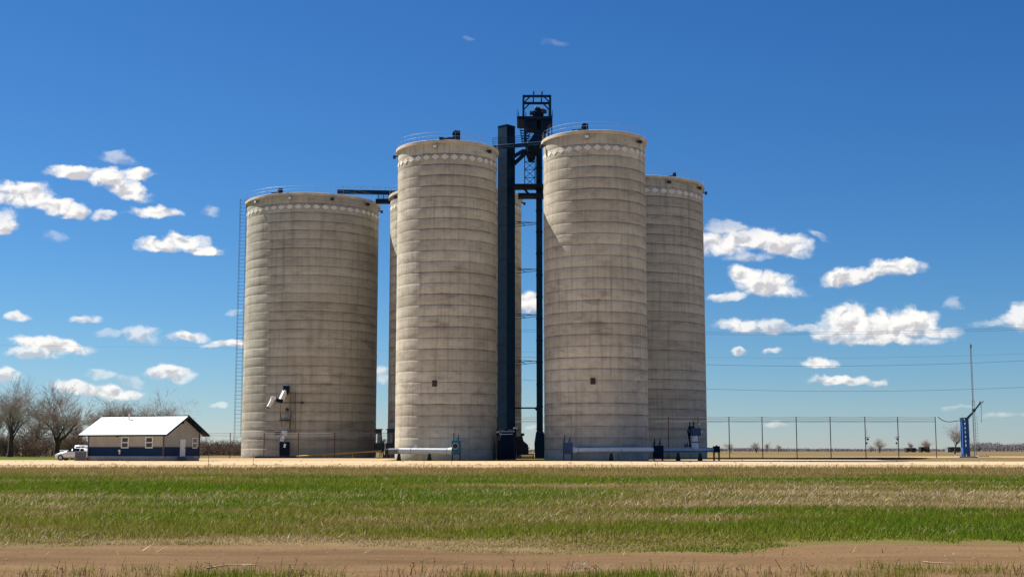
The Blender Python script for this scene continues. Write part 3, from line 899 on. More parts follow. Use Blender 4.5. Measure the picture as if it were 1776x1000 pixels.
# lattice under the hopper and cross beams
mb = MB()
for y_ in (177.2, 179.6):
    lv = [(910, 264), (910, 322), (929, 264), (929, 322)]
    mb.beam(P(910, 262, y_), P(910, 324, y_), 0.12); mb.beam(P(928, 262, y_), P(928, 324, y_), 0.12)
    for a_, b_ in ((280, 294), (294, 308), (308, 322)):
        mb.beam(P(910, a_, y_), P(928, b_, y_), 0.07); mb.beam(P(928, a_, y_ + .09), P(910, b_, y_ + .09), 0.07); mb.beam(P(910, a_, y_), P(928, a_, y_), 0.08)
mb.build('lattice_bracing', M['blue'], el, off)
mb = MB()
mb.box(P(917, 324.2, 178.4), (P(944, 0, 178).x - P(892, 0, 178).x, 2.4, 0.42)); mb.box(P(921, 340, 178.4), (P(943, 0, 178).x - P(899, 0, 178).x, 2.4, 0.42))
mb.beam(P(909, 327, 177.3), P(918, 338, 177.3), 0.3); mb.beam(P(941, 327, 177.3), P(941, 338, 177.3), 0.12)
mb.build('cross_beam', M['navy'], el, off)
for yy, th_ in ((387, .07), (468, .07), (547, .07), (627, .07), (707, .2)):
    mb = MB()
    if th_ < .1:
        mb.beam(P(893, yy - 3, YT), P(931, yy - 1, YT - .4), th_); mb.beam(P(893, yy + 6, YT), P(931, yy + 1.5, YT - .4), th_); mb.beam(P(893, yy + 1, YT + .6), P(931, yy - 1.5, YT + .4), th_)
        mb.beam(P(899, yy - 2.5, YT), P(912, yy + 4, YT), th_)
    else:
        mb.beam(P(893, yy, YT), P(931, yy, YT), th_); mb.beam(P(928, yy, YT), P(931, yy + 4, YT), th_)
    mb.build('tie_brace', M['navy'], el, off)

# walkway linking the two narrow silos past the tower
wk = thing('steel_walkway', 'railed walkway crossing between the narrow silo tops past the blue tower', 'walkway', P(898, 256, 176.6)); off = wk.location
wa, wb2 = P(855, 257.5, 176), P(945, 254.5, 173.6)
zk = zw
wa.z = wb2.z = 43.0
mb = MB(); mb.beam(wa, wb2, 1.0, 0.16); mb.build('deck', M['galv'], wk, off)
mb = MB()
for s in (-.5, .5):
    a, b = wa + Vector((0, s, 0)), wb2 + Vector((0, s, 0))
    mb.beam(a - Vector((0, 0, .12)), b - Vector((0, 0, .12)), 0.10, 0.3)
mb.build('edge_beam', M['blue'], wk, off)
mb = MB()
for s in (-.5, .5):
    a, b = wa + Vector((0, s, 0)), wb2 + Vector((0, s, 0))
    for hz in (.55, 1.1): mb.beam(a + Vector((0, 0, hz)), b + Vector((0, 0, hz)), 0.045)
    for k in range(8):
        q = a.lerp(b, k / 7); mb.beam(q, q + Vector((0, 0, 1.1)), .045)
mb.build('railing', M['blue'], wk, off)

# conveyor bridge from the wide silo's roof to the tower
cv = thing('conveyor_bridge', 'long blue conveyor bridge running between the wide silo roofs', 'conveyor', P(640, 345, 209)); off = cv.location
ca, cb = P(585, 338, 209), P(700, 336.5, 210); ca.z = cb.z = 43.25
mb = MB(); mb.beam(ca, cb, 0.75, 0.62); mb.build('conveyor_housing', M['blue'], cv, off)
mb = MB()
da, db = P(652, 353, 208.5), P(700, 352, 208.5); da.z = db.z = 41.55
mb.beam(da, db, 1.3, 0.62)
mb.build('bridge_deck', M['navy'], cv, off)
mb = MB()
for k in range(6):
    t = 0.62 + 0.38 * k / 5; q = ca.lerp(cb, t); mb.beam(q, q - Vector((0, 0, 1.5)), .09)
ea = ca.lerp(cb, .6); eb = cb
for dz in (-.75, -1.05): mb.beam(ea + Vector((0, -.5, dz)), eb + Vector((0, -.5, dz)), .06)
mb.build('hanger', M['blue'], cv, off)
mb = MB()
for k in range(12):
    q = ca.lerp(cb, k / 11) + Vector((0, -.42, .3)); mb.beam(q, q + Vector((0, 0, .5)), .04)
mb.beam(ca + Vector((0, -.42, .8)), cb + Vector((0, -.42, .8)), .04)
mb.build('railing', M['rail'], cv, off)

# equipment at the tower's foot
dp = thing('receiving_hopper', 'dark blue receiving hopper with bright sloping lid at the tower foot', 'hopper', G(880, 172.5)); off = dp.location
YH = 172.5
mb = MB(); c0 = P(878, 778, YH); mb.box((c0.x, YH, 1.35), (2.3, 2.0, 2.5)); mb.box((c0.x + .2, YH, 3.1), (1.75, 1.7, 1.2)); mb.build('hopper_body', M['navy'], dp, off, .04)
mb = MB(); l1 = [P(867, 753, YH - 1.1), P(889, 753, YH - 1.1), P(893, 747.5, YH + .9), P(870, 747.5, YH + .9)]
mb.prism(l1, (0, 0, .06)); mb.build('lid', M['roofw'], dp, off)
mb = MB(); l1 = [P(861.5, 750, YH - .6), P(865.5, 750, YH - .6), P(864, 747, YH + .3), P(861, 747, YH + .3)]; mb.prism(l1, (0, 0, .05)); mb.build('lid_flap', M['roofw'], dp, off)
mb = MB()
for px in (863, 892): mb.beam(P(px, 797, YH - 1.15), P(px, 755, YH - 1.15), .16)
for px in (863.5, 868): mb.beam(P(px, 793, YH - 1.3), P(px, 775, YH - 1.3), .12)
mb.build('frame_leg', M['dark'], dp, off)
mb = MB()
g = [P(x_, y_, YH + 1.2) for x_, y_ in ((895, 757), (906, 755), (908, 764), (916, 771), (917, 786), (896, 790))]
mb.prism(g, (0, 1.4, 0)); mb.box(P(906, 753, YH + 1.6), (.5, .8, .35)); mb.build('side_boot', M['dark'], dp, off)
mb = MB(); mb.box(P(911, 787.5, YH), (2.2, 1.3, 0.16)); mb.box(P(911, 791.5, YH), (2.3, 1.5, 0.16))
for px in (897, 925): mb.beam(P(px, 786, YH - .6), P(px, 795, YH - .6), .1)
mb.build('low_rack', M['dark'], dp, off)
mb = MB(); c0 = P(891.5, 741.8, YH - .3); mb.box(c0, (.22, .2, .2)); mb.box(P(895.5, 741.8, YH - .3), (.2, .2, .2)); mb.beam(c0, c0 + Vector((0, 1.5, .1)), .05); mb.build('flood_lamp', M['lens'], dp, off)

# ------------------------------------------------------------------ aeration fans and ducts
def fan(px0, px1, y0, y1, Y, mat, lab, circ=True, group='aeration fans at the silo feet'):
    a, b = P(px0, y1, Y), P(px1, y0, Y)
    r = thing('aeration_fan', lab, 'fan', ((a.x + b.x) / 2, Y, gz((a.x + b.x) / 2, Y)), 0, group)
    off = r.location
    w, h = b.x - a.x, b.z - a.z
    m = MB(); m.box(((a.x + b.x) / 2, Y, (a.z + b.z) / 2), (w, 1.2, h)); m.build('fan_box', mat, r, off, .04)
    for s in (-1, 1):
        for t in (-1, 1):
            m = MB(); m.beam(((a.x + b.x) / 2 + s * w * .42, Y + t * .45, gz(a.x, Y) - .05), ((a.x + b.x) / 2 + s * w * .42, Y + t * .45, a.z + .05), .1)
            m.build('leg', M['dark'], r, off)
    m = MB(); cx_ = (a.x + b.x) / 2
    for s, q in (((-.3, .9), (.25, .75)) if h > 1.0 else ((.2, .12),)):
        m.beam((cx_ + s * w, Y + .4, b.z), (cx_ + s * w, Y + .5, b.z + q), .11)
        m.beam((cx_ + (s - .2) * w, Y + .3, b.z), (cx_ + s * w, Y + .5, b.z + q * .7), .07)
    m.build('lifting_bracket', mat, r, off)
    if circ:
        m = MB(); c0 = Vector((cx_ - w * .08, Y - .62, (a.z + b.z) / 2 + h * .1)); m.tube(c0, c0 - Vector((0, .18, 0)), .36, .40, n=18); rr = m.build('inlet_ring', M['galv'], r, off)
        m = MB(); m.tube(c0 - Vector((0, .17, 0)), c0 - Vector((0, .20, 0)), .33, n=18); m.build('inlet_grille', M['dark'], rr, off)
    return r
def duct_run(segs, Y, lab, mats, flare=None, legs=(), group='round aeration ducts'):
    a = P(segs[0][0], segs[0][1], Y)
    r = thing('aeration_duct', lab, 'duct', (a.x, Y, gz(a.x, Y)), 0, group); off = r.location
    for i in range(len(segs) - 1):
        (x0, y0, r0), (x1, y1, r1) = segs[i], segs[i + 1]
        m = MB(); m.tube(P(x0, y0, Y), P(x1, y1, Y), r0, r1, n=20); m.build('duct_section', mats[i % len(mats)], r, off)
        if i:
            m = MB(); q = P(x0, y0, Y); m.tube(q - Vector((.05, 0, 0)), q + Vector((.05, 0, 0)), r0 + .045, n=20); m.build('flange', M['galv'], r, off)
    for (px, py) in legs:
        q = P(px, py, Y); m = MB(); m.prism([(q.x - .30, Y - .2, gz(q.x, Y)), (q.x + .30, Y - .2, gz(q.x, Y)), (q.x + .12, Y - .2, q.z), (q.x - .12, Y - .2, q.z)], (0, .4, 0)); m.build('saddle', M['dark'], r, off)
    return r
fan(783.5, 799, 763, 788, 165.0, M['teal'], 'teal fan box with round inlet at the narrow silo foot')
duct_run([(674, 782, .36), (691, 781.5, .36), (712, 781.5, .36), (775, 782, .37), (784, 782, .50)], 165.2, 'bright white duct running to the teal fan', [M['grey'], M['white'], M['white'], M['white']], legs=((692, 785), (745, 785)))
m = MB(); q = P(720, 776, 165.4); m.prism([q + Vector((-.12, 0, 0)), q + Vector((.35, 0, 0)), q + Vector((-.05, 0, .75))], (0, .06, 0))
o = m.build('duct_marker', M['galv'], None, q); o.location = q; tag(o, 'small pointed vane standing on the white duct', 'vane')
# drive at the duct's far end
dv = thing('duct_drive', 'dark gear drive on a skid at the white duct end', 'drive unit', G(671, 166.5)); off = dv.location
m = MB(); m.box(P(671, 790.5, 166.5), (.95, .9, .38)); m.build('skid', M['dark'], dv, off)
m = MB(); m.box(P(672, 784, 166.5), (.6, .6, .55)); m.tube(P(668, 781, 166.2), P(674, 781, 166.2), .25, n=10); m.build('gearbox', M['dark'], dv, off)
fan(976.5, 993, 767, 786.5, 160.5, M['bluebox'], 'blue fan box in shade before the narrow silo', circ=False)
duct_run([(992.5, 780.5, .50), (1003, 780, .30), (1078, 779.5, .30), (1136, 779.5, .30)], 160.6, 'long grey duct in shade with flared end at the blue fan', [M['white'], M['white'], M['white']], legs=((1060, 785),))
fan(1133, 1150, 772, 794, 160.9, M['navy'], 'dark navy fan box between the two grey ducts', circ=False)
duct_run([(1150, 779.5, .28), (1204, 779.5, .28), (1238, 779.5, .28)], 164.5, 'thin grey duct under the wide shaded silo', [M['galv'], M['galv']], legs=((1176, 784), (1214, 785)))
fan(1237.5, 1247.5, 773, 784, 164.5, M['navy'], 'small dark end fan with slanted intake hood beside the field', circ=False)
up = thing('vertical_blower', 'upright blower of navy box over white drum against the shaded silo', 'blower', G(1205, 164.7)); off = up.location
m = MB(); m.box(P(1206.5, 748.5, 164.7), (1.2, 1.0, 0.98)); m.build('motor_box', M['bluebox'], up, off, .04)
m = MB(); m.tube(P(1205.5, 767, 164.7), P(1205.5, 755, 164.7), .38, .36, n=18); m.tube(P(1205.5, 778, 164.7), P(1205.5, 767, 164.7), .5, .4, n=18); m.build('drum', M['white'], up, off)
m = MB(); q = P(1205.5, 766, 164.7); m.tube(q - Vector((0, 0, .06)), q + Vector((0, 0, .06)), .46, n=18); m.build('clamp_ring', M['dark'], up, off)
m = MB()
for px, y0 in ((1196.5, 731), (1202.5, 730)): m.beam(P(px, 777, 165.2), P(px, y0, 165.2), .13)
m.beam(P(1194, 742, 165.2), P(1204, 742, 165.2), .3, .5); m.beam(P(1193, 745, 165.2), P(1198, 775, 165.2), .2); m.build('mast', M['navy'], up, off)
m = MB(); m.tube(P(1211.5, 735, 164.4), P(1213.5, 735, 164.4), .12, n=8); m.tube(P(1215.5, 748.5, 164.4), P(1218, 748.5, 164.4), .12, n=8); m.build('lamp', M['lens'], up, off)
m = MB(); m.beam(P(1188, 776, 164.9), P(1188, 768, 164.9), .1); m.beam(P(1191, 776, 164.9), P(1193, 766, 164.9), .1); m.beam(P(1187, 772, 164.9), P(1199, 772, 164.9), .12); m.build('bracket', M['navy'], up, off)
# equipment glimpsed between the wide and narrow silos
for px, lab in ((656.5, 'dark hooded blower close to the wide silo with the chute'), (677, 'dark hooded blower close behind the narrow silo')):
    Yb = 201.0
    b = thing('hooded_blower', lab, 'blower', G(px, Yb), 0, 'hooded blowers between silos'); off = b.location
    m = MB(); m.box(P(px, 748, Yb), (.95, .9, .75)); m.box(P(px, 743.8, Yb), (1.25, 1.1, .12)); m.build('hood', M['dark'], b, off)
    m = MB(); m.tube(P(px + 2, 768, Yb), P(px + 2, 752, Yb), .42, .34, n=12); m.build('stack', M['grey'], b, off)
    m = MB(); m.box(P(px + 1, 775, Yb), (1.5, 1.2, 1.3)); m.build('fan_case', M['dark'], b, off)
    m = MB()
    for s in (-5, 5): m.beam(P(px + s, 790, Yb - .5), P(px + s, 752, Yb - .5), .1)
    m.build('frame_leg', M['dark'], b, off)

# ------------------------------------------------------------------ fences
def strand(pts, r, name, mat, parent, off):
    m = MB(); m.path([Vector(p) for p in pts], [r] * len(pts), 4); return m.build(name, mat, parent, off)
YF = 183.0
fn = thing('wire_fence', 'tall thin-posted wire fence running past the shaded silo to the field', 'fence', G(1400, YF)); off = fn.location
tops = []
for i, px in enumerate((862, 945, 1045, 1105, 1160, 1211.5, 1265.5, 1323, 1382.5, 1441.5, 1502, 1559, 1624.5)):
    b = G(px, YF); t = P(px - (px - 888) * .0035, 723, YF); t.x = b.x
    m = MB(); m.tube(b - Vector((0, 0, .2)), t, .062, n=8); m.tube(t, t + Vector((0, 0, .05)), .085, n=8)
    if px in (862, 945, 1045, 1105): pass
    m.build('post', M['post'] if px > 1200 else M['rust'], fn, off); tops.append(t)
for dz, r in ((-.0, .022), (-.22, .018), (-.48, .030), (-.64, .020)):
    pts = []
    for a, b in zip(tops[:-1], tops[1:]):
        for k in range(4):
            q = a.lerp(b, k / 4); q.z += dz - .06 * math.sin(math.pi * k / 4); pts.append(q)
    pts.append(tops[-1] + Vector((0, 0, dz)))
    strand(pts, r, 'wire', M['rail'] if dz < -.3 or dz == 0 else M['post'], fn, off)
YF2 = 197.5
fn = thing('wire_fence', 'lower wire fence with rusty posts before the wide silo', 'fence', G(520, YF2)); off = fn.location
tops = []
for px in (346, 398.5, 457.5, 517, 580, 642.5, 690, 740):
    b = G(px, YF2); t = P(px, 750, YF2); t.x = b.x
    m = MB(); m.tube(b - Vector((0, 0, .2)), t, .065, n=8); m.build('post', M['rust'], fn, off); tops.append(t)
for dz, r, mt in ((-.05, .03, 'rail'), (-.28, .018, 'rail'), (-.50, .02, 'rail')):
    pts = []
    for a, b in zip(tops[:-1], tops[1:]):
        for k in range(4):
            q = a.lerp(b, k / 4); q.z += dz - .03 * math.sin(math.pi * k / 4); pts.append(q)
    pts.append(tops[-1] + Vector((0, 0, dz)))
    strand(pts, r, 'wire', M[mt], fn, off)
# stakes by the road
for px, y0, Yd, lab in ((362, 782, 101, 'tall thin stake at the grass edge before the office'), (439.5, 786, 116, 'thin stake beside the road before the wide silo'),
                        (735.5, 790, 101, 'thin stake at the grass edge below the white duct'), (783, 795, 117, 'short thin stake beside the road below the teal fan')):
    b = G(px, Yd); m = MB(); m.tube(b, P(px, y0, Yd), .022, .018, n=6); m.tube(P(px, y0, Yd), P(px, y0 + 1, Yd) , .03, n=6)
    o = m.build('marker_stake', M['post'], None, b); o.location = b; tag(o, lab, 'stake', 'thin stakes along the gravel road')
b = G(1137, 112); m = MB(); m.tube(b, P(1135, 794, 112), .02, n=5); m.tube(b + Vector((.18, 0, 0)), P(1139, 797, 112), .02, n=5)
o = m.build('marker_stake', M['post'], None, b); o.location = b; tag(o, 'forked pair of thin stems standing at the road edge below the navy fan', 'stake', 'thin stakes along the gravel road')

# ------------------------------------------------------------------ office building
OY = 158.0
corner = G(283, OY); corner.z = 0
ang = -math.atan2(0.406, 0.914)
of = thing('office_building', 'small beige and blue metal office with a white gable roof', 'building', corner, ang)
LW, GW = 11.6, 6.9          # along local -x, along local +y
EV = 3.42; RG = 5.35; z1, z2 = 0.60, 1.70
def slab_wall(z0, z1_, name, mat, ins=0.0):
    m = MB(); m.box((-LW / 2, GW / 2, (z0 + z1_) / 2), (LW - 2 * ins, GW - 2 * ins, z1_ - z0)); return m.build(name, mat, of)
slab_wall(-0.2, z1, 'foundation', M['pad'], -0.03)
slab_wall(z1, z2, 'lower_wall', M['sidingblue'])
m = MB()
pr = [(-LW, 0, z2), (-LW, GW, z2), (-LW, GW, EV), (-LW, GW / 2, RG), (-LW, 0, EV)]
m.prism(pr, (LW, 0, 0)); m.build('upper_wall', M['siding'], of)
# trim
m = MB()
for x_, y_ in ((0.012, -0.012), (-LW, -0.012), (0.012, GW)): m.box((x_, y_, (z1 + EV) / 2), (0.14, 0.14, EV - z1))
m.box((-LW / 2, -0.03, z2), (LW, 0.05, 0.06)); m.box((0.03, GW / 2, z2), (0.05, GW, 0.06))
m.build('corner_trim', M['post'], of)
# roof
ov, oe = 0.75, 0.95; sl = (RG - EV) / (GW / 2); th_ = 0.16
def roofplane(sgn):
    y0 = -ov if sgn < 0 else GW + ov; yr = GW / 2
    z0 = EV - sl * ov + 0.05; zr = RG + 0.05
    m = MB(); pts = [(-LW - oe, y0, z0), (oe, y0, z0), (oe, yr, zr), (-LW - oe, yr, zr)]
    m.prism(pts, (0, 0, th_)); return m
rf = roofplane(-1).build('roof', M['roofw'], of)
roofplane(1).build('roof', M['roofw'], of)
m = MB()
for k in range(26):      # standing seams
    x_ = -LW - oe + (LW + 2 * oe) * (k + .5) / 26
    m.beam((x_, -ov, EV - sl * ov + .05 + th_ + .012), (x_, GW / 2, RG + .05 + th_ + .012), .05, .03)
m.build('roof_seam', M['roofw'], rf)
m = MB(); z0 = EV - sl * ov + .05
m.box((-LW / 2, -ov - .04, z0 + .05), (LW + 2 * oe, .08, .17)); m.box((-LW / 2, GW + ov + .04, z0 + .05), (LW + 2 * oe, .08, .17))
for x_ in (oe + .035, -LW - oe - .035):
    for y0 in (-ov, GW + ov):
        m.beam((x_, y0, z0 + .05), (x_, GW / 2, RG + .1), .07, .2)
m.box((-LW / 2, GW / 2, RG + .05 + th_), (LW + 2 * oe, .3, .08))
m.build('fascia', M['navy'], of)
for sg in (-1, 1):        # dark soffit under each slope, just below the roof sheet
    y0 = -ov if sg < 0 else GW + ov
    for x0_, x1_ in ((.03, oe - .01), (-LW - oe + .01, -LW - .03)):
        m = MB(); m.prism([(x0_, y0, z0 - .03), (x1_, y0, z0 - .03), (x1_, GW / 2, RG + .02), (x0_, GW / 2, RG + .02)], (0, 0, .025)); m.build('soffit', M['navy'], of)
def window(cx_, zc, w, h, front=True, par=of):
    m = MB()
    def q(a, b, d, sx, sz):
        if front: m.box((cx_ + a, -0.03 - d, zc + b), (sx, .08, sz))
        else: m.box((0.03 + d, cx_ + a, zc + b), (.08, sx, sz))
    t = .11
    q(-w / 2, 0, 0, t, h + t); q(w / 2, 0, 0, t, h + t); q(0, h / 2, 0, w - t, t); q(0, -h / 2, 0, w - t, t); q(0, 0, 0, w - t, t)
    fr = m.build('window', M['white'], par)
    m = MB(); s = (w - t, h - t)
    for sg in (-1, 1):
        if front: m.box((cx_, -0.012, zc + sg * (h / 4)), (w - t - .02, .03, h / 2 - t - .02))
        else: m.box((0.012, cx_, zc + sg * (h / 4)), (.03, w - t - .02, h / 2 - t - .02))
    m.build('pane', M['glass'], fr)
window(-5.85, 2.25, 1.02, 1.25); window(-2.15, 2.25, 1.02, 1.25); window(5.95, 2.2, .85, 1.2, False)
m = MB(); m.box((.03, 3.6, z1 + 1.0), (.07, .98, 2.08)); dr = m.build('door', M['white'], of)
m = MB(); m.box((.075, 3.6 + .36, z1 + 1.0), (.05, .06, .14)); m.build('handle', M['dark'], dr)
m = MB(); m.box((.6, 3.6, .28), (1.2, 1.6, .56)); m.box((1.35, 3.6, .14), (.3, 1.6, .28)); m.build('door_step', M['grey'], of)
m = MB(); m.box((-7.0, -.12, 3.05), (.28, .2, .22)); m.build('wall_lamp', M['dark'], of)
m = MB(); m.box((.1, 3.45, 4.65), (.18, .26, .2)); m.build('wall_lamp', M['dark'], of)
m = MB(); m.tube((-6.6, -.16, 1.25), (-6.6, -.02, 1.25), .15, n=12); m.box((-6.6, -.06, 1.0), (.14, .1, .35)); m.build('meter', M['lens'], of)
m = MB(); zr = RG - sl * 1.0
m.tube((-7.6, GW / 2 - .85, zr), (-7.6, GW / 2 - .85, zr + .95), .09, n=10); m.tube((-7.6, GW / 2 - .85, zr + .95), (-7.6, GW / 2 - .85, zr + 1.05), .15, n=10); m.build('vent_pipe', M['galv'], rf)
m = MB(); m.tube((-8.8, GW / 2 - .5, zr + .2), (-8.8, GW / 2 - .5, zr + .85), .045, n=8); m.build('vent_pipe', M['galv'], rf)

# air conditioner / utility box by the office
q = G(140.5, 162.5); ac = thing('utility_box', 'grey metal utility cabinet standing beside the office wall', 'utility box', q); off = q
m = MB(); m.box(q + Vector((-.05, 0, .64)), (1.15, .9, 1.1)); m.build('cabinet', M['grey'], ac, off, .03)
m = MB(); m.box(q + Vector((0, 0, .05)), (1.4, 1.1, .12)); m.build('pad', M['pad'], ac, off)
m = MB(); 
for k in range(8): m.box(q + Vector((-.05, -.46, .25 + k * .11)), (1.0, .03, .03))
m.build('louvre', M['dark'], ac, off)

# ------------------------------------------------------------------ vehicles
def loft(secs):
    """secs: list of rings (same count) -> closed skin"""
    m = MB(); n = len(secs[0]); vs = [v for s in secs for v in s]; fs = []
    for i in range(len(secs) - 1):
        for k in range(n): fs.append((i * n + k, i * n + (k + 1) % n, (i + 1) * n + (k + 1) % n, (i + 1) * n + k))
    fs += [tuple(range(n))[::-1], tuple(range((len(secs) - 1) * n, len(secs) * n))]
    return m.add(vs, fs, True)
def wheel(x_, y_, r, root, w=.2):
    m = MB(); m.tube((x_, y_ - w / 2, r), (x_, y_ + w / 2, r), r, n=24); t = m.build('wheel', M['tyre'], root)
    s = -1 if y_ < 0 else 1
    m = MB(); m.tube((x_, y_ + s * (w / 2 - .01), r), (x_, y_ + s * (w / 2 + .015), r), r * .62, r * .55, n=18); m.build('rim', M['galv'], t)
# small hatchback facing -x
q = G(129.5, 168.5)
car = thing('hatchback_car', 'white hatchback parked beside the office', 'car', q, R_(-4)); car.scale = (1.14, 1.1, 1.14)
def ring(x_, zb, zs, zt, wb, wt):
    return [(x_, -wb * .92, zb), (x_, -wb, (zb + zs) / 2), (x_, -wb * .97, zs), (x_, -wt, zt), (x_, wt, zt), (x_, wb * .97, zs), (x_, wb, (zb + zs) / 2), (x_, wb * .92, zb)]
secs = [ring(-2.1, .38, .60, .66, .62, .5), ring(-1.98, .22, .66, .76, .78, .62), ring(-1.5, .2, .78, .90, .84, .70), ring(-1.0, .2, .86, 1.0, .86, .70), ring(-.3, .2, .92, 1.36, .86, .60),
        ring(.3, .2, .94, 1.47, .86, .60), ring(1.0, .2, .96, 1.46, .86, .58), ring(1.65, .22, 1.0, 1.30, .84, .56), ring(2.0, .26, .98, 1.08, .80, .58), ring(2.12, .40, .80, .88, .70, .55)]
bd = loft(secs).build('body', M['carwhite'], car)
md = bd.modifiers.new('sub', 'SUBSURF'); md.levels = 1; md.render_levels = 1
m = MB()
def side_glass(poly, wb, wt, s):
    # poly of (x,z) mapped on the leaning greenhouse side
    pts = [(x_, s * (wb + (wt - wb) * (z_ - .95) / .5), z_) for x_, z_ in poly]
    m.add(pts, [tuple(range(len(pts)))])
for s in (-1, 1):
    m = MB()
    side_glass([(-.72, .99), (-.05, .99), (-.05, 1.33), (-.22, 1.30)], .845, .655, s)
    side_glass([(0.02, .99), (.85, 1.0), (.85, 1.38), (0.02, 1.36)], .845, .655, s)
    side_glass([(.92, 1.01), (1.42, 1.05), (1.28, 1.31), (.92, 1.37)], .845, .655, s)
    m.build('side_window', M['glass'], car)
for s in (-1, 1):
    m = MB(); m.box((-1.93, s * .58, .66), (.18, .28, .13)); m.build('headlight', M['lens'], car, (0, 0, 0), .03)
    for x_ in (-1.3, 1.3): wheel(x_, s * .76, .32, car)
# pickup, tail toward -x
q = G(142, 176.0)
trk = thing('pickup_truck', 'white pickup truck parked behind the hatchback', 'truck', q, R_(-6))
m = MB(); m.box((0, 0, .72), (5.4, 1.86, .5)); m.box((-1.75, 0, 1.1), (2.0, 1.9, .38)); m.box((1.9, 0, 1.05), (1.5, 1.84, .34)); m.build('body', M['carwhite'], trk, (0, 0, 0), .07)
cab = [ring(-.72, .95, 1.15, 1.86, .92, .74), ring(-.55, .95, 1.18, 1.94, .93, .76), ring(.5, .95, 1.18, 1.94, .93, .76), ring(1.25, .95, 1.18, 1.30, .93, .80)]
loft(cab).build('cab', M['carwhite'], trk)
m = MB()
for s in (-1, 1):
    m.add([(-.5, s * .91, 1.25), (.15, s * .91, 1.25), (.15, s * .80, 1.80), (-.5, s * .80, 1.80)], [(0, 1, 2, 3)])
    m.add([(.22, s * .91, 1.25), (1.0, s * .91, 1.25), (.5, s * .80, 1.80), (.22, s * .80, 1.80)], [(0, 1, 2, 3)])
m.add([(-.745, -.7, 1.3), (-.745, .7, 1.3), (-.735, .66, 1.78), (-.735, -.66, 1.78)], [(0, 1, 2, 3)])
m.build('window', M['glass'], trk)
for s in (-1, 1):
    for x_ in (-1.7, 1.75): wheel(x_, s * .84, .38, trk, .25)
m = MB(); m.box((-2.76, 0, .55), (.14, 1.8, .18)); m.build('bumper', M['galv'], trk)

# ------------------------------------------------------------------ truck probe, mast, wires
YP = 186.0
q = G(1675.5, YP); pb = thing('truck_probe', 'bright blue grain probe post with raised arm on a concrete pad', 'grain probe', q); off = q
m = MB(); m.box(q + Vector((0, 0, .06)), (2.6, 2.2, .22)); m.build('pad', M['pad'], pb, off)
M['probe'] = simple('probe_blue', (0.02, 0.10, 0.30), .5, 0, .25, 1.5)
m = MB(); hh = P(0, 728, YP).z
xl_, xr_ = -.44, .36
for x_ in (xl_, xr_):
    for y_ in (-.35, .35): m.beam(q + Vector((x_, y_, .1)), q + Vector((x_ * .9, y_, hh)), .20)
m.box(q + Vector((-.26, 0, hh / 2)), (.28, .5, hh - .3))
k = 0; z = .4
while z < hh - .6:
    for y_ in (-.37, .37): m.beam(q + Vector((xl_, y_, z)), q + Vector((xr_, y_, z + .62)), .10)
    z += .62; k += 1
m.box(q + Vector((-.05, 0, hh)), (1.05, .9, .14)); m.box(q + Vector((-.04, 0, .9)), (1.0, .85, .9)); m.build('column', M['probe'], pb, off)
m = MB(); a0, a1 = P(1678.5, 725.5, YP - .3), P(1700.5, 698, YP - .3)
m.beam(a0, a1, .17, .20); m.beam(P(1674, 727, YP - .3), P(1685, 716, YP - .3), .16); m.box(P(1689, 711, YP - .3), (.4, .4, .4)); m.build('arm', M['bluebox'], pb, off)
m = MB(); m.box(P(1700.5, 697, YP - .3), (.7, .4, .22)); m.tube(P(1703, 695.5, YP - .3), P(1707, 695, YP - .3), .06, n=6); m.build('arm_head', M['galv'], pb, off)
m = MB(); m.tube(P(1701.5, 697, YP - .3), P(1702, 732, YP - .3), .06, n=6); m.build('probe_rod', M['galv'], pb, off)
# hose from the last fence post
pts = []
a, b = P(1627, 722.5, YF), P(1671, 729, YP)
for k in range(13):
    t = k / 12; p = a.lerp(b, t); p.z -= math.sin(math.pi * t ** .8) * .42 + .1 * math.sin(2 * math.pi * t); pts.append(p)
m = MB(); m.path(pts, [.05] * 13, 6); o = m.build('sagging_hose', M['dark'], None, pts[0]); o.location = pts[0]; tag(o, 'dark hose sagging from the end fence post to the blue probe', 'hose')

YM = 230.0
q = G(1691.5, YM); ma = thing('radio_mast', 'slim grey lattice radio mast behind the blue probe', 'mast', q); off = q
topz = P(1679, 606, YM).z; mz = P(0, 697, YM).z
def lattice(m, w, z0, z1, step, r):
    cs = [Vector((w * math.cos(a), w * math.sin(a), 0)) for a in (math.pi / 2, math.pi * 7 / 6, math.pi * 11 / 6)]
    for c in cs: m.tube(q + c + Vector((0, 0, z0)), q + c + Vector((0, 0, z1)), r, n=5)
    z = z0; f = 0
    while z < z1 - .05:
        for i in range(3): m.tube(q + cs[i] + Vector((0, 0, z)), q + cs[(i + 1) % 3] + Vector((0, 0, min(z + step, z1))), r * .6, n=4)
        z += step
m = MB(); lattice(m, .22, 0, mz, .5, .042); m.build('lower_section', M['grey'], ma, off)
m = MB(); lattice(m, .13, mz, topz, .45, .032); m.tube(q + Vector((0, 0, topz)), q + Vector((0, 0, topz + .8)), .05, n=6); m.box(q + Vector((0, 0, topz + .3)), (.35, .35, .5)); m.build('upper_section', M['grey'], ma, off)
m = MB(); lz0, lz1 = P(0, 770, YM).z, P(0, 722, YM).z
m.tube(q + Vector((.62, 0, lz0)), q + Vector((.62, 0, lz1)), .03, n=5)
z = lz0
while z < lz1: m.tube(q + Vector((.2, 0, z)), q + Vector((.66, 0, z)), .03, n=4); z += .55
m.build('climbing_guard', M['galv'], ma, off)
q = G(1704, 195); m = MB(); m.box(q + Vector((0, 0, .08)), (1.6, 1.2, .2)); m.tube(q + Vector((.5, 0, .1)), q + Vector((.5, 0, .5)), .1, n=8)
o = m.build('low_slab', M['pad'], None, q); o.location = q; tag(o, 'low concrete slab with a stub pipe beside the blue probe', 'slab')

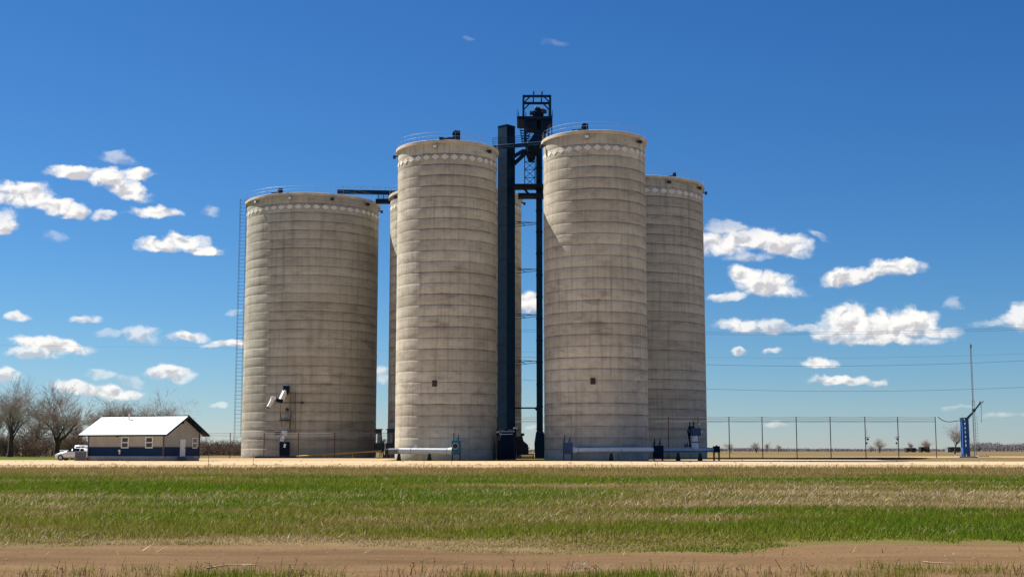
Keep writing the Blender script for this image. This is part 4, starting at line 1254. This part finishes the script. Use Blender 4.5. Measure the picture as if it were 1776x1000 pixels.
YL = 300.0
def pole(px, lab):
    q = G(px, YL); r = thing('utility_pole', lab, 'utility pole', q, 0, 'wooden utility poles behind the silos'); off = q
    m = MB(); m.tube(q, q + Vector((0, 0, 31)), .24, .14, n=10); m.build('shaft', M['pole'], r, off)
    m = MB(); m.box(q + Vector((0, -.25, 29.8)), (.18, 3.4, .22)); m.box(q + Vector((0, -.25, 24.2)), (.18, 3.0, .22)); m.build('crossarm', M['pole'], r, off)
    return q
wires = [  # y at x=1226, y at x=1500, y at x=1776
    (576, 575, 568, 'upper power line of the close pair crossing the big cloud', .022), (579.5, 578.5, 571.5, 'lower power line of the close pair crossing the big cloud', .022),
    (619, 620, 613, 'faint thin power line above the two lower wires', .012), (632, 634, 625, 'dark power line just above the flat small cloud', .024), (674, 678, 671, 'lowest dark power line behind the mast', .024)]
for y0, y1, y2, lab, r in wires:
    pts = []
    cf = np.polyfit([1226, 1500, 1776], [y0, y1, y2], 2)
    for px in range(700, 2101, 50):
        yy = float(np.polyval(cf, px)) if px > 1100 else float(np.polyval(cf, 1100) + np.polyval(np.polyder(cf), 1100) * (px - 1100))
        pts.append(P(px, yy, YL))
    m = MB(); m.path(pts, [r * 1.2] * len(pts), 4); o = m.build('power_line', M['wire'], None, pts[0]); o.location = pts[0]
    tag(o, lab, 'power line', 'overhead power lines behind the silos')
pts = [P(px, 598 + 6 * (px / 420), YL) for px in range(-100, 800, 50)]
m = MB(); m.path(pts, [.012] * len(pts), 4); o = m.build('power_line', M['wire'], None, pts[0]); o.location = pts[0]; tag(o, 'faint power line over the office and trees', 'power line', 'overhead power lines behind the silos')

# far containers and yard posts
for px0, px1, y0, mat, lab in ((1570, 1587, 776, 'boxcar', 'low dark container on the far field behind the fence'), (1594.5, 1610.5, 774.3, 'boxcar', 'taller black container with an open underside on the far field'), (1646, 1664, 774.5, 'brownbox', 'brown container with pale end on the far field behind the probe')):
    Yd = 520.0; a, b = P(px0, y0, Yd), P(px1, y0, Yd); zg = gz(a.x, Yd)
    r = thing('container', lab, 'container', ((a.x + b.x) / 2, Yd, zg), R_(4), 'containers on the far field'); w = b.x - a.x; h = a.z - zg
    m = MB(); m.box((0, 0, h / 2 + .15), (w, 2.4, h - .3)); 
    for k in range(int(w / .5)): m.box((-w / 2 + .25 + k * .5, -1.22, h / 2 + .15), (.2, .06, h - .5))
    m.build('container_body', M[mat], r)
    m = MB()
    for s in (-1, 1): m.box((s * w * .35, 0, .12), (w * .2, 2.0, .3))
    m.build('foot', M['dark'], r)
    if mat == 'brownbox':
        m = MB(); m.box((-w / 2 - .6, 0, h / 2), (1.1, 2.3, h - .1)); m.build('pale_end', M['grey'], r)
for px, y0, lab in ((1504.5, 742, 'slim yard lamp post with boxes seen through the wire fence'), (1556.5, 754, 'short yard post with crossed arms on the far field')):
    Yd = 330.0; q = G(px, Yd); r = thing('yard_post', lab, 'post', q); t = P(px, y0, Yd); t.x = q.x
    m = MB(); m.tube(q, t, .05, n=6); m.build('shaft', M['galv'], r, q)
    m = MB(); c0 = P(px, 761, Yd); c0.x = q.x; m.box(c0 + Vector((.2, 0, 0)), (.5, .3, .5)); m.box(c0 + Vector((-.1, 0, -1.0)), (.4, .3, .4)); m.beam(c0 + Vector((-.6, 0, .3)), c0 + Vector((.7, 0, .6)), .1); m.build('lamp_box', M['dark'], r, q)

# ------------------------------------------------------------------ bare trees
def tree_mesh(seed, H0, spread, levels=4, trunk_h=0.28, lean=0.0):
    random.seed(seed)
    big, small = MB(), MB()
    def grow(p, d, L, r, lev):
        n = 4 if lev < 2 else 3 if lev < 4 else 2
        pts, rad = [p.copy()], [r]
        q = p.copy(); dd = d.copy()
        for i in range(n):
            dd = (dd + Vector((random.gauss(0, .13), random.gauss(0, .13), random.gauss(.05, .08)))).normalized()
            q = q + dd * (L / n); pts.append(q.copy()); rad.append(r * (1 - .62 * (i + 1) / n))
        if lev == 5:
            e = pts[-1] - pts[0]; sdv = e.cross(Vector((random.gauss(0, 1), random.gauss(0, 1), random.gauss(0, 1)))).normalized() * .010
            small.add([pts[0] - sdv, pts[0] + sdv, pts[-1]], [(0, 1, 2)]); return
        (big if lev <= 1 else small).path(pts, rad, 6 if lev == 0 else 5 if lev == 1 else 3)
        if lev >= levels:
            return
        kids = (7, 7, 6, 5, 4)[lev]
        for k in range(kids):
            t = (random.uniform(.45, 1) if lev == 0 else random.uniform(.25, 1.0)) if k else 1.0
            j = min(n - 1, int(t * n)); fr = t * n - j
            pp = pts[j].lerp(pts[j + 1], fr)
            a = random.uniform(0, 2 * math.pi); _, s1, s2 = frame_of(dd)
            tilt = random.uniform(.35, .85) * spread if k else random.uniform(.05, .25)
            nd = (dd * math.cos(tilt) + (s1 * math.cos(a) + s2 * math.sin(a)) * math.sin(tilt)).normalized()
            nd.z = nd.z * .9 + .12
            rr = max(r * (1 - .6 * t) * random.uniform(.5, .75), .012)
            grow(pp, nd.normalized(), L * random.uniform(.50, .78) * (1.25 if lev == 0 else 1), rr, lev + 1)
    grow(Vector((0, 0, -.2)), Vector((lean, 0, 1)).normalized(), H0 * trunk_h, H0 * .032, 0)
    # one more layer of hair-thin twig tips
    return big, small
protos = []
for i, (sd, spd, th) in enumerate(((21, 1.0, .34), (34, 1.15, .26), (52, .85, .30), (77, 1.25, .36))):
    big, small = tree_mesh(sd, 12.0, spd, 5, th)
    hmax = float(np.percentile([v[2] for v in small.v], 99.5))
    r = thing('bare_tree', 'x', 'tree', (0, 0, 0), 0, 'bare trees behind the office')
    big.build('trunk', M['bark'], r); small.build('crown', M['twig'], r)
    protos.append((r, hmax))
used = set()
def place_tree(i, px, Y, ytop, lab, group, rz, sx=1.0):
    r, hm = protos[i]
    if i in used: r = copy_tree(r)
    used.add(i)
    q = G(px, Y); hgt = P(px, ytop, Y).z - q.z; s = hgt / hm
    r.location = q; r.scale = (s * sx * 1.18, s * sx * 1.18, s); r.rotation_euler = (0, 0, rz)
    tag(r, lab, 'tree', group)
GB = 'bare trees behind the office'
place_tree(0, 16, 228, 659, 'tallest bare tree, forked low, at the wood\'s open end', GB, .4, 1.0)
place_tree(1, 98, 236, 668, 'big bare tree with leaning trunk behind the parked cars', GB, 2.1, .95)
place_tree(2, 192, 250, 692, 'bare rounded tree rising behind the office roof vent', GB, 1.0, 1.35)
place_tree(3, 284, 245, 682, 'broad bare tree rising over the office roof ridge', GB, 4.0, 1.1)
place_tree(2, 222, 275, 700, 'narrow bare tree over the middle of the office roof', GB, 3.0, .6)
place_tree(1, 62, 262, 700, 'smaller bare tree in the gap between the two tallest', GB, 5.2, .9)
place_tree(0, 138, 268, 708, 'thin bare tree beyond the office eave', GB, 2.6, .7)
place_tree(3, -25, 240, 672, 'bare tree cut by the edge of the view beside the tallest', GB, 1.2, .9)
place_tree(2, 167, 280, 716, 'low bare tree behind the office\'s sloping roof end', GB, 5.0, 1.0)
GR = 'bare trees on the far field'
place_tree(3, 1656, 330, 733, 'tallest bare field tree standing behind the blue probe', GR, .5, .85)
place_tree(1, 1526, 420, 760, 'round bare tree on the far field beside a yard post', GR, 1.5, .9)
place_tree(0, 1612, 480, 762, 'spreading bare tree behind the black container', GR, 2.2, 1.5)
place_tree(2, 1580, 500, 766, 'small bare tree behind the low dark container', GR, 3.2, .9)
place_tree(3, 1268, 440, 766, 'reddish bare tree on the field just past the small end fan', GR, 4.4, 1.2)
place_tree(1, 1312, 480, 766, 'bare field tree of a close pair, nearer the silos', GR, .9, 1.1)
place_tree(2, 1330, 490, 767, 'bare field tree of a close pair, farther from the silos', GR, 5.6, .9)
place_tree(0, 1350, 500, 770, 'low bare field tree just past the close pair', GR, 3.7, 1.0)
place_tree(1, 1510, 520, 772, 'low bare bush beside the round field tree', GR, 2.9, 1.4)
place_tree(2, 665, 210, 755, 'pale leafless bush between the two hooded blowers', 'bushes between the silos', 2.2, .9)

def thicket(name, lab, mat, spots, n_stem, twig, seed):
    """bare undergrowth that reads as one mass"""
    random.seed(seed)
    m = MB()
    for (x_, y_, h_, w_) in spots:
        zg = gz(x_, y_)
        for k in range(n_stem):
            b = Vector((x_ + random.gauss(0, w_ * .4), y_ + random.gauss(0, w_ * .3), zg))
            L = h_ * random.uniform(.45, 1.05)
            d = Vector((random.gauss(0, .38), random.gauss(0, .38), 1)).normalized()
            t = b + d * L; mid = b.lerp(t, .5) + Vector((random.gauss(0, .05 * L), 0, 0))
            m.path([b, mid, t], [twig * 1.5, twig * 1.0, twig * .4], 3)
            for j in range(11):
                f = random.uniform(.25, 1.0); s = b.lerp(t, f); l2 = L * random.uniform(.15, .4)
                e = s + Vector((random.gauss(0, .6), random.gauss(0, .6), random.uniform(0, .8))).normalized() * l2
                m.path([s, e], [twig * .9, twig * .4], 3)
    o = m.build(name, mat); return tag(o, lab, 'brushwood', kind='stuff')
random.seed(40)
sp_ = []
for k in range(110):
    px = random.uniform(-60, 345); Y = random.uniform(240, 285); g_ = G(px, Y); sp_.append((g_.x, g_.y, random.uniform(1.5, 4.4) + (1.5 if px < 150 else 0), 2.2))
thicket('undergrowth', 'dense brown leafless undergrowth below the trees behind the office', M['brush'], sp_, 19, .03, 41)
sp_ = []
for k in range(60):
    px = random.uniform(335, 425); Y = random.uniform(280, 330); g_ = G(px, Y); sp_.append((g_.x, g_.y, random.uniform(1.5, 4.2), 2.6))
thicket('brushwood', 'brown brushwood seen beyond the fence between office and silo', M['brush'], sp_, 22, .035, 42)
sp_ = []
for k in range(260):
    px = random.uniform(1225, 1800); Y = random.uniform(760, 900); g_ = G(px, Y)
    hh = (0.7 + 2.0 * float(fbm(np.array([px * .03]), np.array([0.5]), 66, 3)[0])) * (2.9 if px > 1690 else 1.0)
    sp_.append((g_.x, g_.y, hh, 7.0))
thicket('treeline', 'low hazy treeline along the far horizon beyond the field', M['faraway'], sp_, 16, .13, 43)
sp_ = []
for k in range(60):
    px = random.uniform(640, 950); Y = random.uniform(600, 700); g_ = G(px, Y); sp_.append((g_.x, g_.y, random.uniform(1.5, 4), 6.0))
thicket('treeline', 'distant treeline glimpsed between the silos', M['faraway'], sp_, 16, .12, 44)

# ------------------------------------------------------------------ world: sky with clouds, sun
SUN_EL, SUN_AZ = R_(52), R_(31)       # azimuth: away from the road, toward -x
sdir = Vector((-math.cos(SUN_AZ) * math.cos(SUN_EL), math.sin(SUN_AZ) * math.cos(SUN_EL), math.sin(SUN_EL)))
w = bpy.data.worlds.new('World'); scene.world = w; w.use_nodes = True
t = NT.__new__(NT); t.m = w; t.t = w.node_tree
bg = t.t.nodes['Background']; wo = t.t.nodes['World Output']
sky = t.n('ShaderNodeTexSky', sky_type='NISHITA'); sky.sun_disc = False
sky.sun_elevation = SUN_EL
sky.sun_rotation = math.atan2(sdir.x, sdir.y)
sky.altitude = 200; sky.air_density = 1.0; sky.dust_density = 0.0; sky.ozone_density = 6.0
BGS = 0.10; EXPO = 0.9; EE = 2 ** EXPO
sr = t.n('ShaderNodeSeparateColor'); t.l(sky.outputs[0], sr.inputs[0])
def chan(i, a, g):      # film-like response of the clear sky
    v = t.math('MULTIPLY', sr.outputs[i], BGS)
    return t.math('MULTIPLY', t.math('POWER', v, g), a / (EE * BGS))
cc = t.n('ShaderNodeCombineColor')
for i, (a_, g_) in enumerate(((0.82, 1.55), (0.83, 1.22), (0.94, 1.0))): t.l(chan(i, a_, g_), cc.inputs[i])
skycol = cc.outputs[0]
co = t.n('ShaderNodeTexCoord').outputs['Generated']
dx, dy, dz = t.sep(co)
dys = t.math('MAXIMUM', dy, 0.05)
U = t.math('DIVIDE', dx, dys); Vv = t.math('DIVIDE', dz, dys)
uv = t.comb(U, Vv, 0.0)
def ab(px, py):
    d = P(px, py, 1.0) - Vector((0, 0, CAMH)); return d.x / d.y, d.z / d.y
CL = [ # px, py, rx, ry, tilt deg, strength
 (128, 303, 50, 15, 6, 1), (188, 314, 56, 24, 14, 1), (222, 334, 44, 22, 20, 1), (238, 306, 30, 16, -10, 1), (203, 278, 34, 16, 10, .55),
 (42, 345, 70, 28, 8, 1), (95, 360, 55, 20, 8, 1), (130, 373, 30, 14, 0, 1), (180, 377, 26, 13, 0, .8), (2, 399, 30, 20, -20, 1), (-10, 380, 40, 20, 0, .8),
 (270, 371, 52, 13, 0, 1), (278, 428, 48, 16, 4, 1), (312, 424, 50, 20, 0, 1), (352, 436, 40, 13, 4, 1), (364, 368, 18, 11, 0, .55),
 (32, 552, 28, 10, 4, .9), (152, 554, 34, 10, 0, .85), (62, 595, 50, 14, 6, .95), (95, 603, 70, 17, 6, 1), (60, 614, 55, 10, 0, .8), (245, 584, 36, 20, 8, .72), (325, 586, 38, 13, 4, .95), (400, 600, 42, 10, 0, .95),
 (292, 652, 44, 18, 4, .95), (190, 684, 66, 16, 6, .95), (130, 675, 50, 14, 8, .9), (175, 651, 26, 10, 6, .6), (5, 655, 30, 16, 0, .9), (225, 664, 30, 12, 10, .5), (380, 702, 22, 5, 0, .6), (400, 543, 18, 9, -15, .5), (95, 412, 26, 12, 10, .4), (190, 580, 26, 9, 0, .45),
 (917, 530, 28, 24, 0, 1), (665, 655, 22, 18, 0, .7), (965, 77, 20, 9, 0, .22), (812, 67, 8, 8, 0, .2), (918, 742, 20, 8, 0, .5),
 (1250, 428, 60, 28, 0, 1), (1300, 418, 70, 24, 0, .95), (1352, 430, 58, 26, 6, 1), (1262, 398, 50, 18, 10, .6), (1418, 408, 20, 9, 20, .5), (1300, 448, 60, 10, 0, .6),
 (1290, 480, 30, 20, 10, 1), (1335, 500, 64, 24, 6, 1), (1266, 516, 36, 11, -5, .9), (1475, 484, 58, 20, -6, 1), (1555, 467, 52, 19, 0, 1), (1515, 475, 50, 15, -8, .9),
 (1475, 568, 56, 38, 0, 1), (1535, 575, 80, 34, 0, 1), (1580, 568, 56, 32, 8, 1), (1615, 580, 50, 15, 0, .85), (1440, 584, 40, 14, 0, .85), (1530, 590, 120, 14, 0, .9),
 (1285, 568, 50, 17, 8, .95), (1340, 572, 60, 16, 0, .8), (1400, 572, 60, 10, 0, .55), (1284, 612, 16, 7, 0, .8), (1336, 609, 20, 7, -8, .75), (1420, 631, 36, 11, 0, .95), (1455, 662, 58, 11, 2, .95), (1500, 664, 40, 8, 0, .8),
 (1650, 529, 26, 12, 0, .5), (1768, 560, 36, 30, 0, .9), (1720, 562, 40, 10, 0, .5), (1345, 737, 26, 7, 0, .55), (1745, 720, 40, 6, 0, .45), (1660, 708, 30, 6, 0, .4)]
warp = t.n('ShaderNodeTexNoise', noise_dimensions='2D'); t.l(t.vm('MULTIPLY', uv, (1.0, 1.5, 1)), warp.inputs['Vector']); warp.inputs['Scale'].default_value = 60; warp.inputs['Detail'].default_value = 4
wv_ = t.vm('MULTIPLY', t.vm('SUBTRACT', warp.outputs['Color'], (0.5, 0.5, 0.5)), (0.013, 0.008, 0))
uvw = t.vm('ADD', uv, wv_)
field = None; wsum = None; hsum = None; osum = None
for (px, py, rx, ry, tl, st) in CL:
    u0, v0 = ab(px, py)
    mp = t.n('ShaderNodeMapping', vector_type='TEXTURE')
    mp.inputs['Location'].default_value = (u0, v0, 0); mp.inputs['Rotation'].default_value = (0, 0, -R_(tl)); mp.inputs['Scale'].default_value = (rx / FPX * 1.22, ry / FPX * 1.30, 1)
    t.l(uvw, mp.inputs[0])
    q = t.vm('MAXIMUM', mp.outputs[0], t.vm('MULTIPLY', mp.outputs[0], (-1, -1.75, 0)))
    ln = t.vm('LENGTH', q, out=1)
    mi = t.math('MULTIPLY', t.math('SUBTRACT', 1.0, ln), 0.5 + 0.5 * st)
    field = mi if field is None else t.math('MAXIMUM', field, mi)
    wi = t.math('MAXIMUM', mi, 0.0)
    yv = t.sep(mp.outputs[0])[1]
    wsum = wi if wsum is None else t.math('ADD', wsum, wi)
    osum = t.math('MULTIPLY', wi, min(1.0, st ** 1.5)) if osum is None else t.math('MULTIPLY_ADD', wi, min(1.0, st ** 1.5), osum)
    hsum = t.math('MULTIPLY', wi, yv) if hsum is None else t.math('MULTIPLY_ADD', wi, yv, hsum)
opac = t.math('DIVIDE', t.math('ADD', osum, 0.01), t.math('ADD', wsum, 0.01))
height = t.math('DIVIDE', hsum, t.math('MAXIMUM', wsum, 0.02))
f1 = t.noise(t.vm('MULTIPLY', uvw, (1.0, 1.35, 1)), 62, 9, 0.56, 0.0, '2D')
f3 = t.noise(t.vm('MULTIPLY', uvw, (1.0, 1.35, 1)), 62, 3, 0.50, 0.0, '2D')
f2 = t.noise(t.vm('ADD', t.vm('MULTIPLY', uvw, (1.0, 1.35, 1)), (-0.0040, 0.0045, 0)), 62, 3, 0.50, 0.0, '2D')
dens = t.math('ADD', t.math('MULTIPLY', field, 1.45), t.math('MULTIPLY', t.math('SUBTRACT', f1, 0.5), 1.25))
dens = t.math('MULTIPLY', t.math('SUBTRACT', dens, 0.08), t.math('MULTIPLY_ADD', t.math('MAXIMUM', height, 0.0), 1.3, 1.0))
dens = t.math('ADD', dens, 0.08)
alpha = t.n('ShaderNodeMapRange', interpolation_type='SMOOTHSTEP'); t.l(dens, alpha.inputs[0]); alpha.inputs[1].default_value = 0.08; alpha.inputs[2].default_value = 1.05
edge = t.n('ShaderNodeMapRange'); t.l(field, edge.inputs[0]); edge.inputs[1].default_value = -0.12; edge.inputs[2].default_value = 0.22
al = t.math('MULTIPLY', t.math('MULTIPLY', alpha.outputs[0], opac), t.math('MULTIPLY', edge.outputs[0], t.math('GREATER_THAN', dy, 0.05)), clamp=True)
# sunlit tops, greyer bases; relief from the noise slope toward the sun
thick = t.math('MULTIPLY', t.math('MAXIMUM', t.math('SUBTRACT', dens, 0.55), 0.0), -0.30)
sh = t.math('ADD', t.math('ADD', t.math('MULTIPLY', height, 0.85), thick), t.math('MULTIPLY', t.math('SUBTRACT', f3, f2), 2.6))
shade = t.n('ShaderNodeMapRange', interpolation_type='SMOOTHSTEP'); t.l(sh, shade.inputs[0]); shade.inputs[1].default_value = -0.55; shade.inputs[2].default_value = 0.20
ccol = t.mix(shade.outputs[0], tuple(c / (EE * BGS) for c in (0.60, 0.60, 0.64)), tuple(c / (EE * BGS) for c in (1.02, 1.0, 0.97)))
fin = t.mix(al, skycol, ccol)
t.l(fin, bg.inputs['Color']); bg.inputs['Strength'].default_value = BGS

sun = bpy.data.lights.new('sun', 'SUN'); so = bpy.data.objects.new('sun', sun); C.objects.link(so)
sun.energy = 4.6; sun.angle = R_(0.53); sun.color = (1.0, 0.95, 0.86)
so.rotation_euler = (-sdir).to_track_quat('-Z', 'Y').to_euler(); so.location = (-60, 60, 90)

# ------------------------------------------------------------------ camera and render settings
cam = bpy.data.cameras.new('camera'); cobj = bpy.data.objects.new('camera', cam); C.objects.link(cobj)
cam.sensor_width = 36.0; cam.lens = FPX / 1776 * 36.0; cam.clip_end = 20000; cam.clip_start = .1
cobj.location = (0, 0, CAMH); cobj.rotation_euler = (math.pi / 2 + PITCH, 0, 0)
scene.camera = cobj
scene.view_settings.view_transform = 'Standard'; scene.view_settings.look = 'None'
scene.view_settings.exposure = EXPO; scene.view_settings.gamma = 1.0
scene.cycles.use_denoising = True
scene.cycles.max_bounces = 6; scene.cycles.diffuse_bounces = 3; scene.cycles.transparent_max_bounces = 6
scene.render.film_transparent = False
